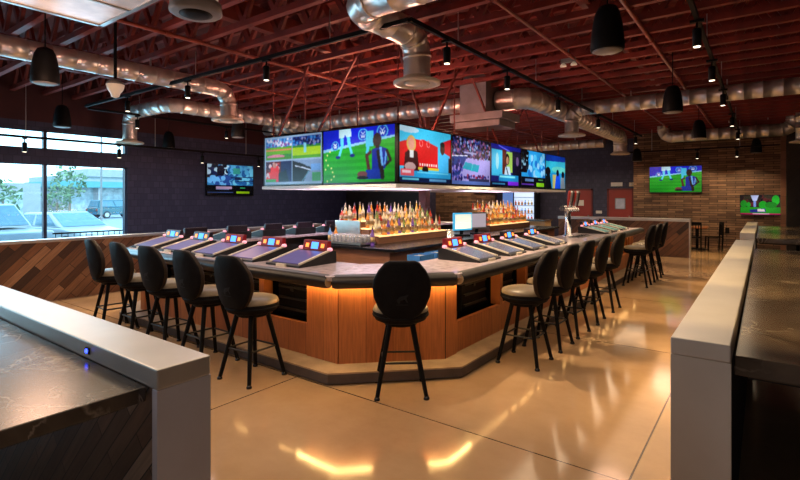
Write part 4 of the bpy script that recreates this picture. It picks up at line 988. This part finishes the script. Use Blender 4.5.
MB().box(-2.318, -2.282, .874, .879, 1.09, 1.116).build('outlet_plate', 'black', hw)
half_wall('long metal capped half wall in the right foreground', -.33, -.108, 2.44, 8.68, 1.14, 'navy', ('y0',), 'cap', .075)
half_wall('second metal capped half wall beyond the right foreground one', -.34, -.12, 10.5, 15.4, 1.14, 'navy', ('y0',), 'cap', .10)
half_wall('wooden half wall with diagonal boards below the storefront window', -9.95, -9.72, -3.4, 9.5, 1.05, 'herring_y', ('y1',), 'cap', .05)
half_wall('far half wall with diagonal boards and metal end post near brick wall', -5.6, -1.72, 16.5, 16.72, 1.14, 'herring_x', ('x1',), 'cap', .09)
MB().box(-9.72, -9.706, -3.4, 9.5, 0, .11)

def stone_table(label, x0, x1, y0, y1, z, legs, thick=.06):
    t = thing('stone_table', label, 'table', ((x0 + x1) / 2, (y0 + y1) / 2, 0)); w = (x1 - x0) / 2; l = (y1 - y0) / 2
    MB().box(-w, w, -l, l, z - thick, z).build('table_top', 'stone', t, bevel=.006)
    MB().box(-w + .05, w - .05, -l + .05, l - .05, z - thick - .02, z - thick).build('sub_top', 'dark', t)
    for (x, y) in legs:
        MB().box(x - .03, x + .03, y - .03, y + .03, .015, z - thick - .02).build('leg', 'black', t)
        MB().box(x - .15, x + .15, y - .15, y + .15, 0, .015).build('foot_plate', 'black', t)
    return t
stone_table('dark veined stone table behind left foreground half wall', -7.1, -1.79, -.02, .875, 1.07, [(-2.2, -.25), (.4, -.25), (1.6, -.3)], .055)
stone_table('long dark veined stone table beside the right foreground half wall', -.104, 1.0, 2.56, 8.1, 1.07, [(.18, -2.2), (.18, 0), (.18, 2.3)], .085)
stone_table('dark stone table beside the second right half wall', -.115, 1.0, 10.6, 15.2, 1.05, [(.2, -2.0), (.2, 2.0)], .085)

# ------------------------------------------------------------------ far dining furniture
def dining_chair(label, x, y, rz, group):
    t = thing('dining_chair', label, 'chair', (x, y, 0), rz, group)
    MB().box(-.21, .21, -.21, .21, .43, .47).build('seat', 'blackgloss', t, bevel=.01)
    for sx in (-1, 1):
        MB().bar((sx * .19, .19, .43), (sx * .20, .20, 0), .04, .04).build('leg', 'black', t)
        MB().bar((sx * .19, -.24, .95), (sx * .19, -.20, 0), .04, .04).build('leg', 'black', t)
    m = MB(); m.box(-.17, .17, -.245, -.22, .86, .95)
    for k in range(4): m.box(-.13 + .08 * k, -.105 + .08 * k, -.24, -.225, .5, .87)
    m.build('backrest', 'black', t)
dining_chair('black slat back dining chair right of the orange table by brick wall', -1.36, 19.5, PI / 2 + .3, 'dining chairs by the brick wall')
dining_chair('black slat back dining chair before the orange table by brick wall', -1.86, 18.9, .1, 'dining chairs by the brick wall')
t = thing('dining_table', 'small orange topped dining table against the brick wall', 'table', (-1.84, 19.6, 0)); MB().box(-.32, .32, -.35, .35, .72, .76).build('table_top', 'woodorange', t, bevel=.006); MB().box(-.04, .04, -.04, .04, .02, .72).build('pedestal', 'black', t); MB().box(-.25, .25, -.25, .25, 0, .02).build('foot_plate', 'black', t)
tag(MB().box(-.06, .06, -.02, 0, -.1, .1).build('wall_socket', 'black', None, (-1.02, YBR, .62)), 'small black socket plate low on the brick wall', 'socket')
# teal stools at far right
M['teal'] = mat('teal_vinyl', (.012, .06, .07), .4)
for k, (x, y) in enumerate(((.52, 11.6), (.62, 9.3))):
    t = thing('upholstered_stool', 'teal upholstered stool %s' % ('beside the second right stone table' if k == 0 else 'between the two right stone tables'), 'stool', (x + .0, y, 0), 0, 'teal stools at the right')
    if k == 0: t.location = (1.32, 11.6, 0)
    else: t.location = (.72, 9.35, 0)
    MB().box(-.22, .22, -.22, .22, .68, .80).build('seat', 'teal', t, bevel=.03); MB().box(-.22, .22, .18, .25, .80, 1.12).build('backrest', 'teal', t, bevel=.03)
    for sx in (-1, 1):
        for sy in (-1, 1): MB().bar((sx * .17, sy * .17, .68), (sx * .2, sy * .2, 0), .035, .035).build('leg', 'black', t)
    m = MB(); m.box(-.19, .19, -.2, -.17, .28, .31); m.box(-.19, .19, .17, .2, .28, .31); m.build('footrest', 'steelblack', t)

# ------------------------------------------------------------------ pendants, camera, tracks
def speaker(label, x, y, z, s=1.):
    t = thing('pendant_speaker', label, 'speaker', (x, y, z), 0, 'black pendant speakers'); 
    MB().lathe([(.150 * s, .0), (.158 * s, .02), (.152 * s, .14 * s), (.138 * s, .26 * s), (.115 * s, .37 * s), (.085 * s, .43 * s), (.03 * s, .455 * s)], 24).build('speaker_body', 'black', t)
    MB().lathe([(.02, -.012), (.12 * s, -.010), (.148 * s, .004)], 24).build('speaker_grille', 'grey', t)
    MB().tube([(0, 0, .45 * s), (0, 0, 4.3 - z)], .008, 6).build('suspension_cable', 'black', t)
speaker('large black pendant speaker at upper left before the silver duct', -7.3, 2.3, 3.2)
speaker('black pendant speaker hanging before the storefront window top', -11.5, 3.92, 3.2)
speaker('nearest black pendant speaker above the right stool aisle', -1.24, 5.1, 3.2)
speaker('second black pendant speaker above the right stool aisle', -1.24, 9.4, 3.2)
speaker('third black pendant speaker above the right stool aisle', -1.27, 13.9, 3.2)
speaker('black pendant speaker by the brick wall, upper right', -.2, 19.4, 3.2)
speaker('black pendant speaker at dark wall behind left screens', -10.1, 7.1, 3.2)
speaker('black pendant speaker by dark wall right of window', -12.9, 6.9, 3.1)
speaker('far black pendant speaker left of the brick wall', -3.6, 18.9, 3.05)
t = thing('pendant_camera', 'white acorn shaped security camera on black ceiling pole', 'camera', (-7.45, 3.2, 3.2))
MB().tube([(0, 0, .22), (0, 0, 1.1)], .022, 10).build('pole', 'black', t); MB().lathe([(.04, .25), (.11, .20), (.12, .17)], 18).build('mount_cap', 'grey', t)
MB().lathe([(.01, -.02), (.05, .0), (.066, .05), (.085, .075), (.105, .11), (.118, .17), (.11, .19)], 20).build('dome', 'opal', t)

def track(label, a, b):
    t = thing('lighting_track', label, 'track', a, 0, 'black lighting tracks'); a = Vector(a); b = Vector(b); d = b - a
    MB().bar((0, 0, 0), d, .045, .05).build('track_rail', 'black', t)
    n = max(1, int(d.length / 3))
    for k in range(n + 1):
        q = d * ((k + .4) / (n + .8)); MB().tube([q + Vector((0, 0, .02)), q + Vector((0, 0, 4.17 - a.z))], .008, 6).build('suspension_rod', 'steel', t)
ZK = 3.76
track('black lighting track crossing left above the near bar run', (-11.9, 4.5, ZK), (-3.22, 4.5, ZK))
track('black lighting track running back above the right bar run', (-3.20, 4.5, ZK), (-3.20, 17.5, ZK))
track('black lighting track above the right foreground half wall', (-.60, 1.0, ZK), (-.60, 19.6, ZK))
track('black lighting track above the wooden half wall at left', (-11.9, 4.55, ZK - .04), (-11.9, 15.0, ZK - .04))
track('low black lighting track before the storefront window', (-12.6, -3.0, 3.05), (-12.6, 13.0, 3.05))
track('black lighting track across the brick wall', (-4.2, 19.2, 3.4), (.4, 19.2, 3.4))

# track heads
SPOTS = []
hd = thing('track_light', 'x', 'track light')
MB().lathe([(.030, -.30), (.045, -.295), (.047, -.12), (.042, -.10), (.012, -.09)], 16).build('lamp_housing', 'black', hd)
MB().lathe([(.036, -.304), (.036, -.300)], 16).build('lamp_lens', 'lens', hd)
MB().tube([(0, 0, -.10), (0, 0, .0)], .012, 8).build('stem', 'black', hd)
MB().box(-.07, .07, -.025, .025, -.03, .0).build('track_adapter', 'black', hd)
kids(hd); hused = False
def head(x, y, z, label, group, aim=None, e=0, size=60, col=(1, .70, .40), blend=.6, rad=.04):
    global hused
    o = hd if not hused else copy_tree(hd); hused = True
    o.location = (x, y, z); o.rotation_euler = (0, 0, 0); tag(o, label, 'track light', group)
    if e:
        l = bpy.data.lights.new('spot', 'SPOT'); l.energy = e; l.spot_size = math.radians(size); l.spot_blend = blend; l.color = col; l.shadow_soft_size = rad
        lo_ = bpy.data.objects.new('spot', l); COL.objects.link(lo_); lo_.location = (x, y, z - .33)
        a = Vector(aim or (x, y, 0)) - lo_.location; lo_.rotation_euler = a.to_track_quat('-Z', 'Y').to_euler()
ordn = ['first', 'second', 'third', 'fourth', 'fifth', 'sixth', 'seventh', 'eighth', 'ninth', 'tenth']
for k, x in enumerate((-5.73, -7.8, -9.95)):
    head(x, 4.5, ZK - .02, '%s black track light from the right on the near bar track' % ordn[k], 'track lights above the near bar run', ((-5.5, 6.3, .7) if k == 0 else (x + .6, 3.2, .6)), 380, 62)
for k, y in enumerate((5.3, 7.1, 9.44, 12.3, 16.6)):
    head(-3.2, y, ZK - .02, '%s black track light from the front on the right bar track' % ordn[k], 'track lights above the right bar run', ((-2.2, y, .8) if k != 2 else (-4.6, 8.4, .9)), 360)
for k, y in enumerate((2.2, 4.1, 6.37, 8.33, 10.7, 13.9, 17.1)):
    head(-.60, y, ZK - .02, '%s black track light from the front on the right half wall track' % ordn[k], 'track lights above the right half wall', ((-.05, 3.9, .9), (-.15, 5.0, .9), (-.25, 6.8, .9), (-1.5, 8.6, .4), (-.3, 11.2, .9), (-.3, 14.2, .9), (-1.2, 17.5, .2))[k], 330, 46, (1, .60, .20))
for k, y in enumerate((5.6, 8.0, 10.4, 12.8)):
    head(-11.9, y, ZK - .06, '%s black track light from the window along the left wall track' % ordn[k], 'track lights along the left wall', (-10.5, y, .5), 120, 80)
for k, y in enumerate((3.6, 5.5, 7.7, 9.6, 11.4)):
    head(-12.6, y, 3.03, '%s small track light on the low track by the dark wall' % ordn[k], 'track lights on the low window track')
for k, x in enumerate((-3.7, -1.8, -.7)):
    head(x, 19.2, 3.38, '%s track light from the left on the brick wall track' % ordn[k], 'track lights before the brick wall', (x + .3, 20.4, 1.4), 100 if k else 35, 85)
# twin emergency lamps
for k, (x, y, l) in enumerate(((-5.0, 3.25, 'twin white emergency lamps near the dark round diffuser'), (-2.45, 5.0, 'twin white emergency lamps on the trusses above the bar corner'), (-2.7, 8.5, 'twin white emergency lamps on trusses above the right bar run'))):
    t = thing('emergency_light', l, 'lamp', (x, y, 4.1), 0, 'twin emergency lamps')
    MB().box(-.12, .12, -.04, .04, -.02, .06).build('lamp_base', 'grey', t, bevel=.005)
    MB().tube([(0, 0, .05), (0, 0, .76)], .012, 8).build('conduit', 'grey', t)
    for sx in (-1, 1): MB().lathe([(.02, -.02), (.05, -.05), (.055, -.075), (.02, -.08)], 14).build('lamp_head', 'opal', t, (sx * .09, 0, 0))

# ------------------------------------------------------------------ outside the window
GZ = -.15
M['asphalt'] = mat('pale_asphalt', (.24, .25, .27), .9, 0, .1, 3)
M['bldwhite'] = mat('pale_stucco', (.34, .34, .35), .8, 0, .06, 2)
M['bldteal'] = mat('teal_fascia', (.10, .30, .33), .6, 0, .06, 2)
M['bldglass'] = mat('shop_glass', (.35, .42, .45), .2, 0, .3, 2)
M['tree'] = mat('pale_green_leaves', (.15, .22, .12), .8, 0, .4, 3)
M['bark'] = mat('bark', (.2, .16, .12), .9)
M['carwhite'] = mat('white_car_paint', (.36, .40, .43), .3, 0, .04, 2, 0, .5, .5)
M['carteal'] = mat('teal_car_paint', (.02, .10, .13), .25, .2, .05, 2, 0, .5, .5)
M['carglass'] = mat('car_glass', (.10, .20, .26), .1, 0, .1)
M['tyre'] = mat('tyre_rubber', (.03, .03, .035), .8)
M['alloy'] = mat('alloy_wheel', (.55, .57, .6), .3, .7)
o = MB().box(-120, XL - .3, -60, 90, GZ - .1, GZ).build('car_park_ground', 'asphalt'); tag(o, 'pale asphalt car park outside the storefront window', 'ground', None, 'structure')
def car(label, x, y, rz, paint, suv, group):
    t = thing('parked_car', label, 'car', (x, y, GZ), rz, group); W = .88
    if suv: prof = [(-2.25, .35), (-2.3, .8), (-2.2, 1.05), (2.3, .95), (2.42, .7), (2.4, .35)]; cab = [(-2.15, 1.03), (-1.95, 1.70), (.55, 1.72), (1.25, 1.02)]
    else: prof = [(-2.3, .33), (-2.35, .75), (-2.2, .95), (-1.5, .97), (1.1, .92), (2.2, .75), (2.35, .55), (2.3, .3)]; cab = [(-1.7, .95), (-1.0, 1.40), (.25, 1.42), (1.15, .91)]
    def side(pr, w0, w1, mb, mi=0):
        n = len(pr); zmin = min(p[1] for p in pr); zmax = max(p[1] for p in pr)
        def wd(z): return w0 + (w1 - w0) * (z - zmin) / (zmax - zmin)
        vs = [(p[0], -wd(p[1]), p[1]) for p in pr] + [(p[0], wd(p[1]), p[1]) for p in pr]
        mb.add(vs, [list(range(n)), list(range(n, 2 * n))[::-1]] + [(i, n + i, n + (i + 1) % n, (i + 1) % n) for i in range(n)], mi)
    m = MB(); side(prof, W, W * .97, m); m.build('car_body', paint, t, bevel=.06, seg=3)
    m = MB(); side(cab, W * .95, W * .76, m); c = m.build('cabin_roof', paint, t, bevel=.05, seg=3)
    g = MB()
    (ax, az), (bx, bz), (cx_, cz_), (dx, dz) = cab
    def lerp(p, q, k): return (p[0] + (q[0] - p[0]) * k, p[1] + (q[1] - p[1]) * k)
    zm, zM = min(az, dz), max(bz, cz_)
    def wz(z): return (W * .95 + (W * .76 - W * .95) * (z - zm) / (zM - zm)) + .006
    for sg in (-1, 1):
        lo1, hi1 = lerp(cab[0], cab[1], .12), lerp(cab[0], cab[1], .86); lo2, hi2 = lerp(cab[3], cab[2], .12), lerp(cab[3], cab[2], .86)
        for k0, k1 in ((.06, .46), (.51, .92)):
            pts = [lerp(lo1, lo2, k0), lerp(lo1, lo2, k1), lerp(hi1, hi2, k1), lerp(hi1, hi2, k0)]
            g.add([(p[0], sg * wz(p[1]), p[1]) for p in pts], [(0, 1, 2, 3)] if sg < 0 else [(3, 2, 1, 0)])
    for p, q, dxx in ((cab[3], cab[2], .012), (cab[0], cab[1], -.012)):
        l, h = lerp(p, q, .08), lerp(p, q, .92); k = .90
        g.add([(l[0] + dxx, -wz(l[1]) * k, l[1] + .01), (l[0] + dxx, wz(l[1]) * k, l[1] + .01), (h[0] + dxx, wz(h[1]) * k, h[1] + .01), (h[0] + dxx, -wz(h[1]) * k, h[1] + .01)], [(0, 1, 2, 3)] if dxx > 0 else [(3, 2, 1, 0)])
    g.build('car_window', 'carglass', t)
    for sx in (-1.4, 1.4):
        for sg in (-1, 1):
            w = MB().tube([(sx, sg * (W - .2), .34), (sx, sg * (W + .01), .34)], .34, 20).build('wheel', 'tyre', t)
            MB().tube([(sx, sg * (W + .0), .34), (sx, sg * (W + .02), .34)], .21, 16).build('hub', 'alloy', w)
    l = MB(); 
    for sg in (-1, 1): l.box(2.25, 2.41 if suv else 2.30, sg * .72 - .12, sg * .72 + .12, .62, .76)
    l.build('headlight', 'white', t)
    l = MB()
    for sg in (-1, 1): l.box(-2.36 if not suv else -2.31, -2.2, sg * .74 - .1, sg * .74 + .1, .7, .9)
    l.build('taillight', 'door', t)
car('white sedan parked close outside the storefront window', -19.6, 6.75, .25, 'carwhite', False, 'cars in the car park')
car('white sport utility car parked beyond the white sedan', -19.0, 4.3, .18, 'carwhite', True, 'cars in the car park')
car('teal sport utility car parked far across the car park', -50.0, 21.5, 1.75, 'carteal', True, 'cars in the car park')
b = thing('shop_building', 'pale shop building with teal roof band across the car park', 'building', (-66, 30, GZ))
MB().box(-6, 3, -9, 14, 0, 4.4).build('wall', 'bldwhite', b); MB().box(-6.3, 4.4, -9.4, 14.4, 3.1, 3.8).build('fascia_band', 'bldteal', b); MB().box(-6, 3.2, -6, 8, 4.4, 5.3).build('parapet', 'bldwhite', b)
for k in range(6): MB().box(3.0, 3.06, -8 + 3.6 * k, -5.4 + 3.6 * k, .3, 3.2).build('shop_window', 'bldglass', b)
m = MB()
for k in range(7): m.box(3.9, 4.2, -9 + 3.7 * k, -8.7 + 3.7 * k, 0, 3.1)
m.build('colonnade_post', 'bldwhite', b)
b = thing('canopy_building', 'pale building with flat teal canopies at far left across the car park', 'building', (-62, 11.5, GZ))
MB().box(-8, 2, -14, 7, 0, 3.4).build('wall', 'bldwhite', b); MB().box(-8, 6, -14, 2.6, 4.7, 5.2).build('canopy_slab', 'bldteal', b); MB().box(-8, 5, -14, 3.0, 3.2, 3.7).build('canopy_slab', 'bldteal', b)
for k in range(4): MB().box(2.0, 2.06, -13 + 5 * k, -9.5 + 5 * k, .3, 2.6).build('shop_window', 'bldglass', b)
for k in range(2): MB().box(4.6, 4.9, -12 + 12 * k, -11.7 + 12 * k, 0, 4.7).build('canopy_post', 'bldwhite', b)
def tree(label, x, y, h, r):
    t = thing('parking_lot_tree', label, 'tree', (x, y, GZ), 0, 'trees in the car park'); MB().tube([(0, 0, 0), (.05, .05, h * .6)], [.14, .07], 8).build('trunk', 'bark', t)
    m = MB()
    for k in range(150):
        a = random.uniform(0, 6.28); e = random.uniform(-1, 1); q = r * random.uniform(.5, 1)
        c = Vector((math.cos(a) * q * math.sqrt(1 - e * e), math.sin(a) * q * math.sqrt(1 - e * e), h * .72 + e * q * 1.1)); s = r * .17
        d = [Vector((random.uniform(-s, s), random.uniform(-s, s), random.uniform(-s, s))) for _ in range(4)]
        m.add([c + v for v in d], [(0, 1, 2), (0, 2, 3), (0, 1, 3), (1, 2, 3)])
    m.build('crown', 'tree', t)
tree('pale green tree left of the shop building', -50, 17.6, 4.6, 1.4)
tree('low green tree before the shop building', -44, 14.6, 2.6, 1.0)
tree('small green tree beyond the white cars', -40, 10.2, 2.8, 1.1)
t = thing('lamp_post', 'slim grey car park lamp post', 'lamp post', (-42, 17.0, GZ)); MB().tube([(0, 0, 0), (0, 0, 7)], [.09, .06], 8).build('pole', 'grey', t); MB().box(-.1, 1.1, -.12, .12, 6.95, 7.05).build('lamp_head', 'grey', t)
# outdoor railing
t = thing('patio_railing', 'dark patio railing outside the storefront window', 'railing', (-14.4, 0, GZ)); m = MB()
m.box(-.02, .02, 4.7, 8.5, .98, 1.02); m.box(-.02, .02, 4.7, 8.5, .2, .23)
for k in range(27): m.box(-.008, .008, 4.75 + .14 * k, 4.765 + .14 * k, .0, .98)
m.build('rail_bars', 'black', t)

# ------------------------------------------------------------------ light
w = bpy.data.worlds.new('World'); SC.world = w; w.use_nodes = True
nt = w.node_tree; bg = nt.nodes['Background']
sky = nt.nodes.new('ShaderNodeTexCoord'); sep = nt.nodes.new('ShaderNodeSeparateXYZ'); nt.links.new(sky.outputs['Generated'], sep.inputs[0])
nt.links.new(ramp(nt, sep.outputs['Z'], [(.0, (.62, .88, .98)), (.5, (.38, .70, .98))]), bg.inputs['Color']); bg.inputs['Strength'].default_value = 5.0
sun = bpy.data.lights.new('sun', 'SUN'); sun.energy = 2.5; sun.angle = .02; so = bpy.data.objects.new('sun', sun); COL.objects.link(so); so.rotation_euler = (math.radians(15), math.radians(35), 0); sun.color = (1, .95, .9)
def area(name, loc, rot, sx, sy, e, col, portal=False):
    l = bpy.data.lights.new(name, 'AREA'); l.shape = 'RECTANGLE'; l.size = sx; l.size_y = sy; l.energy = e; l.color = col
    if portal: l.cycles.is_portal = True
    o = bpy.data.objects.new(name, l); COL.objects.link(o); o.location = loc; o.rotation_euler = rot; return o
area('window_portal', (XL - .3, (WIN_Y0 + WIN_Y1) / 2, 1.95), (0, -PI / 2, 0), 3.2, 9.0, 0, (1, 1, 1), True)
def point(loc, e, col, rad=.15):
    l = bpy.data.lights.new('lamp', 'POINT'); l.energy = e; l.color = col; l.shadow_soft_size = rad; o = bpy.data.objects.new('lamp', l); COL.objects.link(o); o.location = loc
# uplights standing on the canopy wash the trusses red
for (x, y, e) in ((-5.3, 6.9, 80), (-7.2, 7.4, 50), (-5.4, 8.6, 12), (-5.6, 12.6, 35)): point((x, y, 3.2), e, (1, .42, .28), .12)
# added soft fill lights in mid-air, with no fixtures of their own
WARM = (1, .74, .48)
area('house_light', (-1.3, 8.5, 2.95), (0, 0, 0), 2.2, 14, 115, WARM)
area('house_light', (-5.2, 1.6, 2.95), (0, 0, 0), 6.5, 2.6, 85, WARM)
area('house_light', (-10.6, 7.0, 2.95), (0, 0, 0), 2.2, 12, 95, (.72, .8, 1.))
area('house_light', (-7, 18.5, 2.95), (0, 0, 0), 8, 3, 110, WARM)
area('house_light', (-3.1, 9, 2.95), (0, 0, 0), .6, 10, 50, WARM)
area('house_light', (-3.0, -1.5, 3.2), (0, 0, 0), 3, 2, 26, (.85, .88, 1))
point((-11.8, 19.6, 3.3), 120, WARM, .1)  # added point fill brightening the brick wall behind the displays
area('house_light', (-4.6, 4.35, 2.95), (0, 0, 0), 5.5, .8, 55, (1, .82, .78))
area('window_daylight', (XL + .06, 1.6, 1.75), (0, -PI / 2, 0), 2.0, 8.6, 190, (.36, .74, 1.))  # added cool lamp inside the glass, strengthening the daylight
point((.7, -2.6, 1.35), 52, (1, .88, .82), .3)  # added unseen fill behind the camera for the boards under the table
# added lights above the bottles, brightening the canopy underside
area('shelf_uplight', (-6.2, 7.9, 1.76), (PI, 0, 0), .5, 2.6, 45, (.95, .82, .95))
area('shelf_uplight', (-6.2, 12.4, 1.76), (PI, 0, 0), .5, 2.4, 45, (.95, .82, .95))
area('shelf_uplight', (-7.0, 6.9, 1.3), (PI, 0, 0), .8, .8, 25, (.95, .82, .95))
# added point lights imitating room bounce toward the trusses
for (x, y, e) in ((-2.4, 2.6, 14), (-6.5, 2.0, 36), (-9.8, 6.5, 26), (-2.0, 8.5, 18), (-2.0, 14, 18), (-9, 15.5, 16)): point((x, y, 3.0), e, (1, .55, .36), .3)
# ------------------------------------------------------------------ camera
cam = bpy.data.cameras.new('camera'); co = bpy.data.objects.new('camera', cam); COL.objects.link(co)
co.location = (0, 0, CAM_H); co.rotation_euler = (PI / 2, 0, math.radians(36.6))
cam.sensor_width = 36; cam.lens = 36 * 490 / 800; cam.shift_y = -(240 - 198) / 800; cam.clip_end = 400; cam.clip_start = .05
SC.camera = co
SC.view_settings.view_transform = 'Standard'; SC.view_settings.look = 'None'; SC.view_settings.exposure = 0
SC.cycles.use_denoising = True; SC.cycles.max_bounces = 8; SC.cycles.sample_clamp_indirect = 6
